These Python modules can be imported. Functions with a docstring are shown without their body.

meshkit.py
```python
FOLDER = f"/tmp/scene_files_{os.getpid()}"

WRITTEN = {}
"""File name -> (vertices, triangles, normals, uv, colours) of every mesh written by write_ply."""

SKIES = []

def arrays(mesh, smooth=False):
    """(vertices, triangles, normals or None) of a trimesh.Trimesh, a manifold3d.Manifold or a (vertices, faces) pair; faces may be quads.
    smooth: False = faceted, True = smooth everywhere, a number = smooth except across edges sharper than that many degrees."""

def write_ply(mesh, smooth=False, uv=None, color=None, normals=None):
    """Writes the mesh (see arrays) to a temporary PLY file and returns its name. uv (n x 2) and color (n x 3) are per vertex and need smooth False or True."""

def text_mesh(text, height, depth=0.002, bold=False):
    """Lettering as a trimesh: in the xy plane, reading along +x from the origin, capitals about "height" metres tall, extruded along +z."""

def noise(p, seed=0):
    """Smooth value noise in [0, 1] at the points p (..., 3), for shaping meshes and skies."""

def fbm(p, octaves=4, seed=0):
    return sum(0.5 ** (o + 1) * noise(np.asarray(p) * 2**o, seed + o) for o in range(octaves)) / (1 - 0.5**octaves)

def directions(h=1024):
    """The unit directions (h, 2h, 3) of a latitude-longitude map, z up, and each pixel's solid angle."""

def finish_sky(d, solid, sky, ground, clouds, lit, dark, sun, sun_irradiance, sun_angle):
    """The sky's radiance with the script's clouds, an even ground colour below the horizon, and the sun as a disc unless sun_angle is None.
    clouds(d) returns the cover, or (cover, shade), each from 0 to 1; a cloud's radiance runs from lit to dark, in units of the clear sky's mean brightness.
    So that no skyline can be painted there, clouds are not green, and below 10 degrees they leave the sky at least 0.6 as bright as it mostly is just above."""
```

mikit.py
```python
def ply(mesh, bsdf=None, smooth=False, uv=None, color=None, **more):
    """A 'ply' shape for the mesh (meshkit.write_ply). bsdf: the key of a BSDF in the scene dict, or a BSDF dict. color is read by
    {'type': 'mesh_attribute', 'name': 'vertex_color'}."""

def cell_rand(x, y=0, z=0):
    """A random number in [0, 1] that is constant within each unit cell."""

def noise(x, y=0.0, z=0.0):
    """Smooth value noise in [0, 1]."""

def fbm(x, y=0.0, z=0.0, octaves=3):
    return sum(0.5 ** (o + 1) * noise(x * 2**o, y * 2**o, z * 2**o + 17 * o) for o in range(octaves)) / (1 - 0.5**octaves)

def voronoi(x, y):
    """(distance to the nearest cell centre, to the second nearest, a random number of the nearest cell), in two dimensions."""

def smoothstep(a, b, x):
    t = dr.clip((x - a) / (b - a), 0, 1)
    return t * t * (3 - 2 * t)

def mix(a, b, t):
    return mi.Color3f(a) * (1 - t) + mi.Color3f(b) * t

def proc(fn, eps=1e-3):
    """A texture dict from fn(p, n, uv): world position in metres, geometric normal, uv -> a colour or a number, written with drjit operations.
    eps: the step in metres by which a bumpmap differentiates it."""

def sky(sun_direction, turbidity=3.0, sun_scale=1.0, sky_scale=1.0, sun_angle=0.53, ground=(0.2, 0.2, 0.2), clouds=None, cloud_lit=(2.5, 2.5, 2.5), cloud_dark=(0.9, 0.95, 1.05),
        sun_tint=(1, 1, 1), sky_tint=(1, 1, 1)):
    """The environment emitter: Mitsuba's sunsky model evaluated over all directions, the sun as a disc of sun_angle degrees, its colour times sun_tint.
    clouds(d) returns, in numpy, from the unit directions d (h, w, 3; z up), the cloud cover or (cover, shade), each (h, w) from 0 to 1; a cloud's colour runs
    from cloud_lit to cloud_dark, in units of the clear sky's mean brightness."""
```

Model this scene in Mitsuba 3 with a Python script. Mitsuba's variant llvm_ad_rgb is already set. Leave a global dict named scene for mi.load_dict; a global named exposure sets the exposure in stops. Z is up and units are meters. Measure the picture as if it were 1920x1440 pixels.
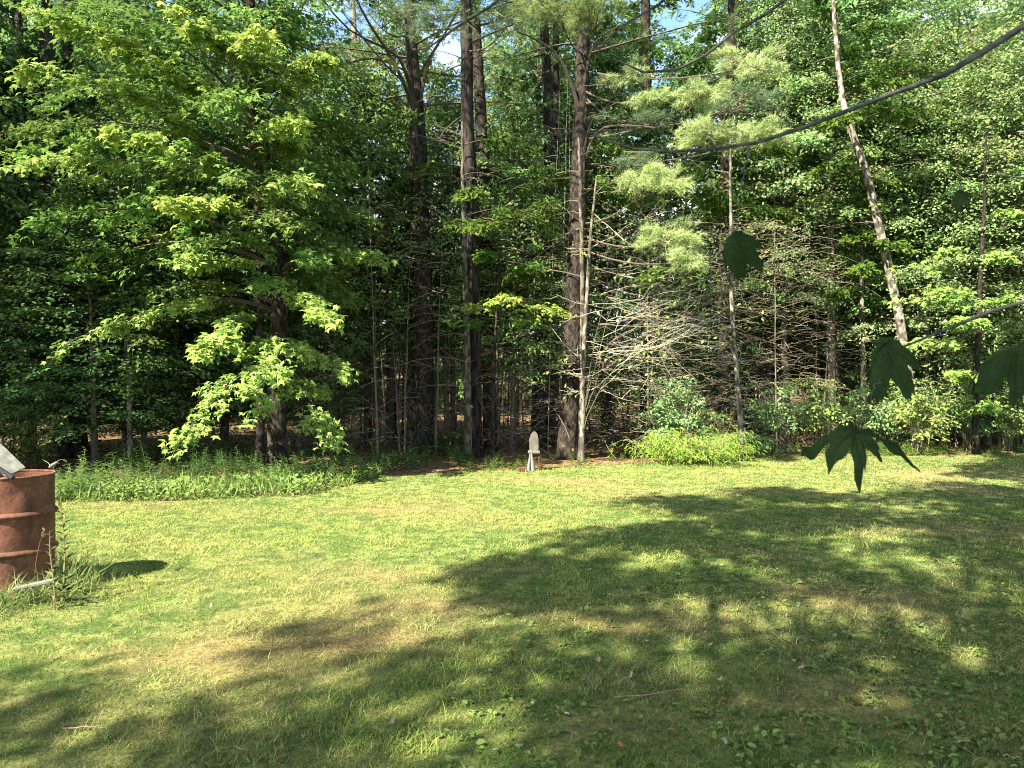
import math
import numpy as np
import drjit as dr
import mitsuba as mi
import trimesh
import mikit
import meshkit

T4 = mi.ScalarTransform4f
# ---------------------------------------------------------------- camera, sky, exposure
EYE = 1.6
scene, labels = {}, {}
scene['camera'] = {'type': 'thinlens', 'fov': 69.4, 'fov_axis': 'x', 'near_clip': 0.05, 'far_clip': 1000.0,
                   'aperture_radius': 0.0017, 'focus_distance': 11.0,
                   'to_world': T4().look_at(origin=[0, 0, EYE], target=[0, 10, EYE], up=[0, 0, 1])}
SUN = np.array([-0.70, -0.71, 1.02]); SUN /= np.linalg.norm(SUN)


def clouds(d):
    q = d / np.maximum(d[..., 2:], 0.08)
    c = meshkit.fbm(np.stack([q[..., 0] * 0.9, q[..., 1] * 0.9, q[..., 2] * 0], -1), 5, 3)
    return np.clip((c - 0.33) * 4.0, 0, 0.92), np.clip((c - 0.6) * 2, 0, 0.5)


scene['sky'] = mikit.sky(SUN, turbidity=3, clouds=clouds, sun_scale=1.0, sky_scale=0.8, sun_tint=(.95, 1.0, 1.04), sky_tint=(1.03, 1.0, .94))
exposure = 4.02

# ---------------------------------------------------------------- helpers
F = 1386.0


def at(px, py, d):
    return np.array([(px - 960) / F * d, d, EYE + (720 - py) / F * d])


def nrm(v):
    return v / np.maximum(np.linalg.norm(v, axis=-1, keepdims=True), 1e-9)


EDGE = np.array([(-60, 9), (-14, 9.6), (-6.3, 10.1), (-4.5, 10.35), (-2.9, 10.8), (-2.2, 12.6), (0.4, 13.6), (1.5, 14.3), (2.6, 14.8), (5.5, 16.2), (11.3, 16.7), (20, 17), (60, 18)], float)


def edge_y(x):
    return np.interp(x, EDGE[:, 0], EDGE[:, 1])


def gz(x, y):
    x, y = np.asarray(x, float), np.asarray(y, float)
    p = np.stack([x * 0.35, y * 0.35, x * 0], -1)
    lump = (meshkit.fbm(p, 3, 5) - 0.5) * 0.10 * np.clip(1 - np.exp(-((y - 3) / 6.0) ** 2), 0.3, 1)
    wood = np.clip(y - edge_y(x) - 1, 0, 200)
    return lump + 0.012 * wood + 0.0035 * np.clip(wood - 10, 0, 200) ** 1.6 + (meshkit.fbm(p * 3, 3, 8) - 0.5) * 0.22 * np.clip(wood, 0, 1)


def thing(key, label, cat, group=None, kind=None):
    labels[key] = {'label': label, 'category': cat}
    assert 4 <= len(label.split()) <= 16, label
    if group:
        labels[key]['group'] = group
    if kind:
        labels[key]['kind'] = kind
    return key


class MB:
    """vertices, triangles and colours of one mesh"""

    def __init__(self):
        self.v, self.f, self.c, self.n = [], [], [], 0

    def add(self, v, f, c=(0.5, 0.5, 0.5)):
        if len(v) == 0:
            return self
        self.v.append(np.asarray(v, np.float32)); self.f.append(np.asarray(f, np.int64) + self.n)
        self.c.append(np.broadcast_to(np.asarray(c, np.float32), (len(v), 3)))
        self.n += len(v)
        return self

    def put(self, key, bsdf, smooth=False, color=True):
        v, f, c = np.vstack(self.v), np.vstack(self.f), np.vstack(self.c)
        scene[key] = mikit.ply((v, f), bsdf, smooth=smooth, color=c if color else None)
        return key


def tube(p, r, sides=6, cap=False, wob=0.0, rng=None):
    p = np.asarray(p, float); r = np.broadcast_to(np.asarray(r, float), (len(p),))
    t = nrm(np.gradient(p, axis=0))
    ref = np.where(np.abs(t[:, 2:]) < 0.9, [0, 0, 1.0], [1.0, 0, 0]) if np.any(np.abs(t[:, 2]) < 0.75) and np.all(np.abs(t[:, 2]) < 0.9) else np.broadcast_to([1.0, 0.01, 0] if np.mean(np.abs(t[:, 2])) > 0.5 else [0.01, 0, 1.0], t.shape)
    a = nrm(np.cross(t, ref)); b = np.cross(t, a)
    ang = np.arange(sides) * 2 * np.pi / sides
    rr = r[:, None] * (1 + (wob * rng.uniform(-1, 1, (len(p), sides)) if wob else np.zeros((len(p), sides))))
    v = p[:, None] + rr[..., None] * (np.cos(ang)[None, :, None] * a[:, None] + np.sin(ang)[None, :, None] * b[:, None])
    i, j = np.meshgrid(np.arange(len(p) - 1), np.arange(sides), indexing='ij')
    q = np.stack([i * sides + j, i * sides + (j + 1) % sides, (i + 1) * sides + (j + 1) % sides, (i + 1) * sides + j], -1).reshape(-1, 4)
    f = np.vstack([q[:, [0, 1, 2]], q[:, [0, 2, 3]]])
    v = v.reshape(-1, 3)
    if cap:
        k = len(v)
        v = np.vstack([v, p[:1], p[-1:]])
        e = np.arange(sides); g = (len(p) - 1) * sides
        f = np.vstack([f, np.stack([e * 0 + k, (e + 1) % sides, e], 1), np.stack([e * 0 + k + 1, g + e, g + (e + 1) % sides], 1)])
    return v, f


def smooth_line(p, n):
    """a smooth curve through the given rows (any columns)"""
    p = np.asarray(p, float)
    s = np.r_[0, np.cumsum(np.linalg.norm(np.diff(p[:, :3], axis=0), axis=1))]
    from scipy.interpolate import PchipInterpolator
    return PchipInterpolator(s, p)(np.linspace(0, s[-1], n))


# leaf shapes: x across, y along to the tip, z up
def _leaf(rows, faces):
    return np.array(rows, float), np.array(faces, int)


OVAL = _leaf([(0, 0, 0), (.27, .42, .07), (0, 1, -.10), (-.27, .42, .07)], [(0, 1, 2), (0, 2, 3)])
OVAL4 = _leaf([(0, 0, 0), (.25, .35, .06), (0, .5, 0), (-.25, .35, .06), (.17, .72, .02), (-.17, .72, .02), (0, 1, -.16)], [(0, 1, 2), (0, 2, 3), (1, 4, 2), (2, 5, 3), (4, 6, 2), (2, 6, 5)])
STAR = _leaf([(0, 0, 0), (.52, .22, -.08), (.17, .45, .05), (0, 1, -.12), (-.17, .45, .05), (-.52, .22, -.08)], [(0, 1, 2), (0, 2, 3), (0, 3, 4), (0, 4, 5)])
MAPLE = _leaf([(0, .22, .03), (0, 0, 0), (.34, -.02, -.10), (.24, .20, .02), (.58, .46, -.13), (.21, .50, .02), (.13, .72, -.02), (0, 1.0, -.16), (-.13, .72, -.02), (-.21, .50, .02), (-.58, .46, -.13), (-.24, .20, .02), (-.34, -.02, -.10)],
              [(0, k, k + 1) for k in range(1, 12)] + [(0, 12, 1)])
LANCE = _leaf([(0, 0, 0), (.09, .4, .03), (0, 1, -.22), (-.09, .4, .03)], [(0, 1, 2), (0, 2, 3)])


def leaves(P, N, T, S, shape, C):
    n = len(P)
    N = nrm(N); X = nrm(np.cross(T, N)); T = np.cross(N, X)
    bv, bf = shape
    V = P[:, None] + S[:, None, None] * (bv[None, :, :1] * X[:, None] + bv[None, :, 1:2] * T[:, None] + bv[None, :, 2:] * N[:, None])
    k = len(bv)
    Fc = bf[None] + (np.arange(n) * k)[:, None, None]
    return V.reshape(-1, 3), Fc.reshape(-1, 3), np.repeat(C, k, 0)


def tint(rng, n, col, var=0.22, young=None, ycol=(0.30, 0.34, 0.06)):
    c = np.asarray(col)[None] * (1 + var * rng.uniform(-1, 1, (n, 1))) * (1 + 0.10 * rng.uniform(-1, 1, (n, 3)))
    if young is not None:
        y = np.clip(young, 0, 1)[:, None]
        c = c * (1 - y) + np.asarray(ycol)[None] * y * (1 + 0.2 * rng.uniform(-1, 1, (n, 1)))
    return np.clip(c, 0.003, 0.9)


def bough(start, az, L, rise, droop, n=8, rng=None, wig=0.05):
    t = np.linspace(0, 1, n)
    d = np.array([math.cos(az), math.sin(az), 0])
    p = start + d * (L * t)[:, None] + np.array([0, 0, 1.0]) * (L * (rise * t - droop * t * t))[:, None]
    if rng is not None:
        p[1:] += rng.normal(0, wig * L / n, (n - 1, 3)).cumsum(0) * 0.7
    return p


def at_t(p, t):
    x = np.clip(t, 0, 1) * (len(p) - 1); i = np.minimum(x.astype(int), len(p) - 2); w = (x - i)[:, None]
    return p[i] * (1 - w) + p[i + 1] * w


UP = np.array([0, 0, 1.0])


def bough_leaves(mb, tw, p, n, shape, size, col, rng, ntw=10, wid=0.4, young=0.0, up=0.8, twig=True, ycol=(0.30, 0.34, 0.06), t0=0.2, outw=0.35):
    """leaves in planar sprays along side twigs of the bough p"""
    L = np.linalg.norm(p[-1] - p[0])
    tj = np.r_[rng.uniform(t0, 1, ntw), 1.0]
    base = at_t(p, tj); fwd = nrm(at_t(p, np.minimum(tj + .1, 1)) - at_t(p, tj - .15))
    side = np.where(np.arange(ntw + 1) % 2 == 0, 1, -1)[:, None] * nrm(np.cross(fwd, UP))
    ang = rng.uniform(.3, 1.15, ntw + 1)[:, None]; ang[-1] = 0
    dj = nrm(fwd * np.cos(ang) + side * np.sin(ang) + UP * rng.normal(0, .12, (ntw + 1, 1)))
    lj = wid * L * (1.15 - .65 * tj) * rng.uniform(.5, 1.1, ntw + 1)
    w = lj / lj.sum()
    k = rng.choice(ntw + 1, n, p=w); u = rng.uniform(.05, 1, n) ** .8
    P = base[k] + dj[k] * (lj[k] * u)[:, None] - UP * (.30 * lj[k] * u * u)[:, None] + rng.normal(0, 1, (n, 3)) * [.06, .06, .045]
    out = nrm(P - p[0])
    N = UP * up + out * outw + rng.normal(0, .38, (n, 3))
    T = dj[k] * .7 + rng.normal(0, .55, (n, 3)) - UP * .35
    S = size * rng.uniform(.6, 1.15, n)
    yg = young * (tj[k] * .5 + u * .5) ** 3 * rng.uniform(.3, 1.3, n)
    mb.add(*leaves(P, N, T, S, shape, tint(rng, n, col, young=yg, ycol=ycol)))
    if twig:
        for j in range(ntw + 1):
            q = np.array([base[j], base[j] + dj[j] * lj[j] * .5 - UP * .07 * lj[j], base[j] + dj[j] * lj[j] - UP * .3 * lj[j]])
            tw.add(*tube(q, [.006, .004, .002], 3))


def needles(mb, P, D, K, length, width, col, rng, spread=.75):
    """K needles round each shoot P, D"""
    n = len(P) * K
    P2 = np.repeat(P, K, 0) + np.repeat(D, K, 0) * rng.uniform(-.10, .06, (n, 1))
    d = nrm(np.repeat(D, K, 0) + rng.normal(0, spread, (n, 3)))
    s = nrm(np.cross(d, rng.normal(0, 1, (n, 3)))) * width / 2
    l = length * rng.uniform(.7, 1.2, (n, 1))
    V = np.stack([P2 + s, P2 - s, P2 + d * l - UP * .12 * l], 1).reshape(-1, 3)
    c = tint(rng, n, col, .25)
    mb.add(V, np.arange(n * 3).reshape(-1, 3), np.repeat(c, 3, 0))


def needle_pad(mb, tw, c, root, w, dpt, h, n, col, rng, K=34, length=.115, width=.0058):
    """a flat drooping spray of pine: branchlets fanning out sideways from the limb, shoots along them"""
    nb = 11
    per = max(4, int(n / nb))
    for i in range(nb):
        a = rng.uniform(0, 6.2832)
        r = rng.uniform(.55, 1.05)
        s0 = c + rng.normal(0, .16, 3) * [w, dpt, h * .5]
        e = c + np.array([w / 2 * r * math.cos(a), dpt / 2 * r * math.sin(a), h * rng.uniform(-.55, .55)])
        t = np.linspace(0, 1, 6)[:, None]
        p = s0 + (e - s0) * t + UP * h * .25 * np.sin(np.pi * t)
        tw.add(*tube(p, np.linspace(.007, .003, 6), 3), (.20, .17, .13))
        tt = np.sqrt(rng.uniform(.05, 1, per))
        P = at_t(p, tt) + rng.normal(0, 1, (per, 3)) * [.07, .07, .035]
        fw = nrm(e - s0)
        D = nrm(fw * .9 + UP * .35 + rng.normal(0, .45, (per, 3)))
        needles(mb, P, D, K, length, width, np.array(col) * rng.uniform(.8, 1.15), rng, spread=.55)


# ---------------------------------------------------------------- materials
def bark_fn(base, light, fx, fz):
    def fn(p, n, uv):
        a = mikit.fbm(p.x * fx, p.y * fx, p.z * fz, 3)
        b = mikit.fbm(p.x * 3 + 7, p.y * 3, p.z * 1.2, 2)
        c = mikit.mix(base, light, mikit.smoothstep(.38, .66, a))
        return c * (0.65 + 0.7 * b)
    return mikit.proc(fn)


def bump(inner, fx, fz, scale):
    return {'type': 'bumpmap', 'arbitrary': mikit.proc(lambda p, n, uv: mikit.fbm(p.x * fx, p.y * fx, p.z * fz, 3), 4e-3), 'scale': scale, 'bsdf': inner}


def solid(col, rough=.8, spec=.3):
    return {'type': 'principled', 'base_color': col, 'roughness': rough, 'specular': spec}


def rgb(*c):
    return {'type': 'rgb', 'value': list(c)}


VC = {'type': 'mesh_attribute', 'name': 'vertex_color'}
scene['mat_leaf'] = {'type': 'principledthin', 'base_color': VC, 'roughness': .38, 'diff_trans': .65, 'eta': 1.6, 'spec_trans': 0.0}
scene['mat_needle'] = {'type': 'principledthin', 'base_color': VC, 'roughness': .5, 'diff_trans': .5, 'eta': 1.4}
scene['mat_grass'] = {'type': 'principledthin', 'base_color': VC, 'roughness': .55, 'diff_trans': .6, 'eta': 1.35}
scene['mat_twig'] = {'type': 'twosided', 'bsdf': solid(VC, .85, .2)}
scene['mat_bark'] = {'type': 'twosided', 'bsdf': bump(solid(bark_fn((.015, .013, .011), (.050, .044, .037), 26, 9), .9, .2), 30, 11, .02)}
scene['mat_bark_dark'] = {'type': 'twosided', 'bsdf': bump(solid(bark_fn((.012, .011, .010), (.04, .036, .032), 26, 3.5), .9, .2), 30, 4, .02)}
scene['mat_bark_mid'] = {'type': 'twosided', 'bsdf': bump(solid(bark_fn((.045, .04, .034), (.15, .138, .12), 18, 8), .9, .2), 22, 9, .012)}
scene['mat_bark_birch'] = {'type': 'twosided', 'bsdf': bump(solid(bark_fn((.07, .063, .053), (.30, .28, .25), 14, 7), .9, .2), 22, 9, .014)}
scene['mat_bark_pale'] = {'type': 'twosided', 'bsdf': bump(solid(bark_fn((.07, .062, .052), (.24, .22, .19), 16, 6), .9, .2), 22, 7, .012)}

# shared pattern of the lawn: dry patches and greener patches, the same for blades and soil
rngp = np.random.default_rng(11)
WAVES = [(rngp.uniform(.25, 2.6) * np.array([math.cos(a), math.sin(a)]), rngp.uniform(0, 6.28)) for a in rngp.uniform(0, 6.28, 16)]
WAVES = [((float(k[0]), float(k[1])), float(ph)) for k, ph in WAVES]
DRY = [(-1.05, 6.2, .55, .35), (-.05, 6.4, .5, .25), (-1.9, 4.3, .8, .3), (-2.6, 3.6, .6, .22), (-1.35, 9.3, .9, .35), (2.2, 7.0, .7, .25), (.75, 4.9, .55, .25), (2.6, 5.6, .6, .25), (-.9, 4.6, .4, .2), (1.6, 3.7, .6, .3), (0.4, 12.0, 1.4, .4), (4.3, 10.7, 1.2, .5), (-1.2, 11.2, 1.0, .4), (-.6, 5.3, .5, .2), (7.5, 13, 1.5, .6), (.3, 3.4, .5, .25), (5.2, 8.0, .8, .35)]


def lawn_pat(x, y, m):
    a = sum(m.sin(k[0] * x + k[1] * y + ph + 1.3 * m.sin(.7 * k[1] * x - .9 * k[0] * y)) for k, ph in WAVES) / 4.0
    dry = 0
    for cx, cy, sx, sy in DRY:
        q = ((x - cx + .12 * m.sin(9 * y)) / sx) ** 2 + ((y - cy + .08 * m.sin(11 * x)) / sy) ** 2
        dry = dry + .52 * m.exp(-q)
    return a, dry


def ground_lawn(p, n, uv):
    a, dry = lawn_pat(p.x, p.y, dr)
    f = mikit.fbm(p.x * 9, p.y * 9, 0, 3)
    g = mikit.fbm(p.x * 60, p.y * 60, 0, 2)
    c = mikit.mix((.06, .09, .026), (.14, .16, .055), mikit.smoothstep(.35, .7, f))
    c = mikit.mix(c, (.20, .145, .07), dr.clip(dry * 1.1 + .25 * a - .1, 0, 1) * (.5 + .5 * f))
    return c * (.45 + .9 * g)


def litter(p, n, uv):
    f = mikit.fbm(p.x * 2.2, p.y * 2.2, 0, 3)
    g = mikit.fbm(p.x * 24, p.y * 24, 0, 3)
    c = mikit.mix((.055, .038, .022), (.17, .115, .065), mikit.smoothstep(.35, .7, g))
    c = mikit.mix(c, (.05, .075, .02), mikit.smoothstep(.55, .75, f) * .7)
    return c


scene['mat_lawn'] = solid(mikit.proc(ground_lawn), .95, .1)
scene['mat_litter'] = solid(mikit.proc(litter), .95, .1)

# ---------------------------------------------------------------- ground and lawn
gx = np.r_[np.linspace(-120, -26, 24), np.linspace(-25, 25, 140), np.linspace(26, 120, 24)]
gy = np.r_[np.linspace(-60, -6, 12), np.linspace(-5, 40, 150), np.linspace(41, 140, 30)]
X, Y = np.meshgrid(gx, gy)


def grid_faces(ny, nx):
    i, j = np.meshgrid(np.arange(ny - 1), np.arange(nx - 1), indexing='ij')
    a = (i * nx + j).ravel()
    return np.vstack([np.stack([a, a + 1, a + nx + 1], 1), np.stack([a, a + nx + 1, a + nx], 1)])


Z = gz(X, Y) - np.where(Y < edge_y(X) - .5, .04, 0)
scene['forest_floor'] = mikit.ply((np.stack([X, Y, Z], -1).reshape(-1, 3), grid_faces(len(gy), len(gx))), 'mat_litter', smooth=True)
thing('forest_floor', 'dark leaf-littered forest floor behind the mown lawn', 'ground', kind='structure')
lx = np.linspace(-26, 26, 240); lu = np.linspace(0, 1, 130)
X, U = np.meshgrid(lx, lu)
ey = edge_y(X) + (meshkit.fbm(np.stack([X * 1.3, X * 0, X * 0], -1), 3, 2) - .5) * .8
Y = -12 + (ey + 12) * (1 - (1 - U) ** 1.5)
Z = gz(X, Y) + .012 - .06 * np.clip((U - .985) / .015, 0, 1)
scene['lawn'] = mikit.ply((np.stack([X, Y, Z], -1).reshape(-1, 3), grid_faces(130, 240)), 'mat_lawn', smooth=True)
thing('lawn', 'patchy mown lawn of yellow-green grass with brown thatch', 'lawn', kind='structure')


def make_grass():
    rng = np.random.default_rng(21)
    mb = MB()
    # near, middle, far: (y0, y1, density per square metre, width, height)
    for y0, y1, dens, wd, ht in ((2.6, 4.4, 7400, .0038, .020), (4.4, 6.5, 4400, .0050, .021), (6.5, 10, 2100, .0078, .023), (10, 17.5, 1000, .013, .026)):
        hw = .76 * y1 + .4
        n = int(dens * 2 * hw * (y1 - y0))
        x, y = rng.uniform(-hw, hw, n), rng.uniform(y0, y1, n)
        keep = (np.abs(x) < .74 * y + .35) & (y < edge_y(x) + rng.uniform(-.5, .25, n))
        x, y = x[keep], y[keep]
        a, dry = lawn_pat(x, y, np)
        f = meshkit.fbm(np.stack([x * 2.3, y * 2.3, x * 0], -1), 3, 4)
        g = meshkit.fbm(np.stack([x * 7, y * 7, x * 0], -1), 2, 9)
        keep = rng.uniform(0, 1, len(x)) < np.clip(1.15 - .75 * dry * (.6 + .8 * g) - .9 * np.clip(.48 - g, 0, 1), .12, 1)
        x, y, a, dry, f, g = (q[keep] for q in (x, y, a, dry, f, g))
        n = len(x)
        z = gz(x, y) + .008
        fine = meshkit.fbm(np.stack([x * 22, y * 22, x * 0], -1), 2, 15)
        h = ht * rng.gamma(4, .25, n) * (.45 + .9 * f) * (1 - .4 * np.clip(dry, 0, 1)) * (.45 + 1.1 * fine)
        h = np.where(rng.uniform(0, 1, n) < .008, h * 2.0, h)
        lean = rng.normal(0, .85, (n, 2)) + [.18, .1]
        phi = rng.uniform(0, np.pi, n)
        s = np.stack([np.cos(phi), np.sin(phi), 0 * phi], 1) * (wd * rng.uniform(.6, 1.3, n) / 2)[:, None]
        P = np.stack([x, y, z], 1)
        tip = P + np.stack([lean[:, 0] * h, lean[:, 1] * h, h], 1)
        mid = P + np.stack([lean[:, 0] * h * .3, lean[:, 1] * h * .3, h * .58], 1)
        green = np.array([.128, .232, .056]); yel = np.array([.295, .375, .10]); deep = np.array([.05, .115, .036]); straw = np.array([.36, .32, .16])
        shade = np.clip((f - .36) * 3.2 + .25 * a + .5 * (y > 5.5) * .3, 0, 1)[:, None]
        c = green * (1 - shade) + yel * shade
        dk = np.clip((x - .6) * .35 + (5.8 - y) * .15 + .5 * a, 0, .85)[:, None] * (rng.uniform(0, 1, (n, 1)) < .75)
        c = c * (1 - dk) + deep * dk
        th = np.clip((meshkit.fbm(np.stack([x * 1.6 + 9, y * 1.6, x * 0], -1), 3, 27) - .46) * 5, 0, 1) * np.clip((x + 1.6) * .4 + (6.5 - y) * .25, 0, 1)
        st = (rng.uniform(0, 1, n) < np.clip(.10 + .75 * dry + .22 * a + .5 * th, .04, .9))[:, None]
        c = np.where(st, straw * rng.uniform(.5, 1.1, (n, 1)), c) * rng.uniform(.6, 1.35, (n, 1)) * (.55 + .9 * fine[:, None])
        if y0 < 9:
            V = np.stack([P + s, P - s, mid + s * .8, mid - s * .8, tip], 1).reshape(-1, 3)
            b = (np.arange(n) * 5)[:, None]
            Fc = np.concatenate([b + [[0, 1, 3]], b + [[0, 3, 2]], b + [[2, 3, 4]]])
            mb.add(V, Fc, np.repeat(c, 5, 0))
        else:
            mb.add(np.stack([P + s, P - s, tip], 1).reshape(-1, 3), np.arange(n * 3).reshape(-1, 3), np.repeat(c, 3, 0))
    mb.put('lawn_grass', 'mat_grass')
    thing('lawn_grass', 'short mown grass blades covering the clearing', 'grass', kind='stuff')


make_grass()

# ---------------------------------------------------------------- trunks
def trunk_from_px(rows, d, top_z, rng, lean_d=0.0, sides=12, wob=.05):
    """rows of (px, py, width px) from the base up, at the distance d; goes on above the frame to top_z"""
    pts = []
    for i, (px, py, w) in enumerate(rows):
        dd = d + lean_d * i / max(len(rows) - 1, 1)
        p = at(px, py, dd)
        pts.append([*p, w / 2 / F * dd])
    pts = np.array(pts)
    x0, y0 = pts[0, 0], pts[0, 1]
    pts[0, 2] = gz(x0, y0) - .15
    if top_z > pts[-1, 2] + .5:
        k = pts[-1] - pts[-2]; k = k[:2] / max(k[2], .3) if len(pts) > 1 else np.zeros(2)
        h = top_z - pts[-1, 2]
        pts = np.vstack([pts, [pts[-1, 0] + k[0] * h * .4, pts[-1, 1], top_z, .02]])
    q = smooth_line(pts, max(16, int((pts[-1, 2]) * 3)))
    q[:, :2] += np.cumsum(rng.normal(0, .006, (len(q), 2)), 0)
    z = q[:, 2] - q[0, 2]
    q[:, 3] *= 1 + .5 * np.exp(-z / .22)
    return q


def put_trunk(key, q, rng, mat='mat_bark', sides=12, wob=.035):
    v, f = tube(q[:, :3], q[:, 3], sides, wob=wob, rng=rng)
    scene[key] = mikit.ply((v, f), mat, smooth=True)


def trunk_at(q, z):
    return np.array([np.interp(z, q[:, 2], q[:, k]) for k in range(3)])


TW = (.10, .085, .07)


def decid(key, label, q, z0, H, R, nb, nl, shape, size, col, seed, cat='tree', group=None, young=.3, twig=False, ntw=9, rise=.45, droop=.5, prof=None, azr=None, wid=.42, mat='mat_bark', extra=None, mb=None, tw=None, ycol=(.30, .34, .06), up=.8, trunk=True, outw=.35, skew=None, fill=0):
    rng = np.random.default_rng(seed)
    own = mb is None
    if own:
        mb, tw = MB(), MB()
        if label:
            thing(key, label, cat, group)
        if trunk:
            put_trunk(key + '__trunk', q, rng, mat)
    for i in range(nb):
        k = ((i + rng.uniform(0, 1)) / nb) ** .95
        h = z0 + (H - z0) * k
        r = R * (prof(k) if prof else (min(1, .62 + 1.1 * k) * (1 - k ** 2.4) + .10)) * rng.uniform(.75, 1.15)
        az = i * 2.39996 + rng.uniform(-.5, .5)
        if azr:
            az = rng.uniform(*azr)
        if skew:
            r *= 1 + skew[1] * math.cos(az - skew[0])
        s = trunk_at(q, h - .25 * r)
        p = bough(s, az, r, rise + .5 * k, droop, 7, rng)
        tw.add(*tube(p, np.linspace(.012 + .008 * r, .004, 7), 4), TW)
        n = int(nl * (r / R) ** 1.5)
        bc = np.array(col) * rng.uniform(.72, 1.25) * (1 + .12 * rng.uniform(-1, 1, 3))
        bough_leaves(mb, tw, p, n, shape, size * rng.uniform(.85, 1.15), bc, rng, ntw, wid, young, up=up, twig=twig, ycol=ycol, outw=outw)
    if fill:
        # loose leaf clusters through the outer crown
        k = rng.uniform(0, 1, fill); az = rng.uniform(0, 6.2832, fill)
        r = R * (np.minimum(1, .62 + 1.1 * k) * (1 - k ** 2.4) + .10) * np.sqrt(rng.uniform(.25, 1.1, fill))
        if skew:
            r = r * (1 + skew[1] * np.cos(az - skew[0]))
        z = z0 + (H - z0) * k
        c = np.stack([np.interp(z, q[:, 2], q[:, 0]) + r * np.cos(az), np.interp(z, q[:, 2], q[:, 1]) + r * np.sin(az), z], 1)
        m = 16
        P = np.repeat(c, m, 0) + rng.normal(0, 1, (fill * m, 3)) * [.17, .17, .10]
        out = np.repeat(np.stack([np.cos(az), np.sin(az), 0 * az], 1), m, 0)
        N = UP * .7 + out * .5 + rng.normal(0, .33, P.shape)
        T = out * .4 - UP * .5 + rng.normal(0, .6, P.shape)
        mb.add(*leaves(P, N, T, size * rng.uniform(.6, 1.1, len(P)), shape, tint(rng, len(P), col, young=young * .5 * rng.uniform(0, 1, len(P)) ** 3, ycol=ycol) * np.repeat(rng.uniform(.7, 1.25, (fill, 1)) * np.where(rng.uniform(0, 1, (fill, 1)) < .05, [1.5, .85, .8], [1, 1, 1]), m, 0)))
    if extra:
        extra(mb, tw, q, rng)
    if own:
        mb.put(key + '__crown', 'mat_leaf')
        if tw.n:
            tw.put(key + '__branchwork', 'mat_twig')
            labels[key + '__branchwork'] = {'kind': 'stuff'}
    return q


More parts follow.
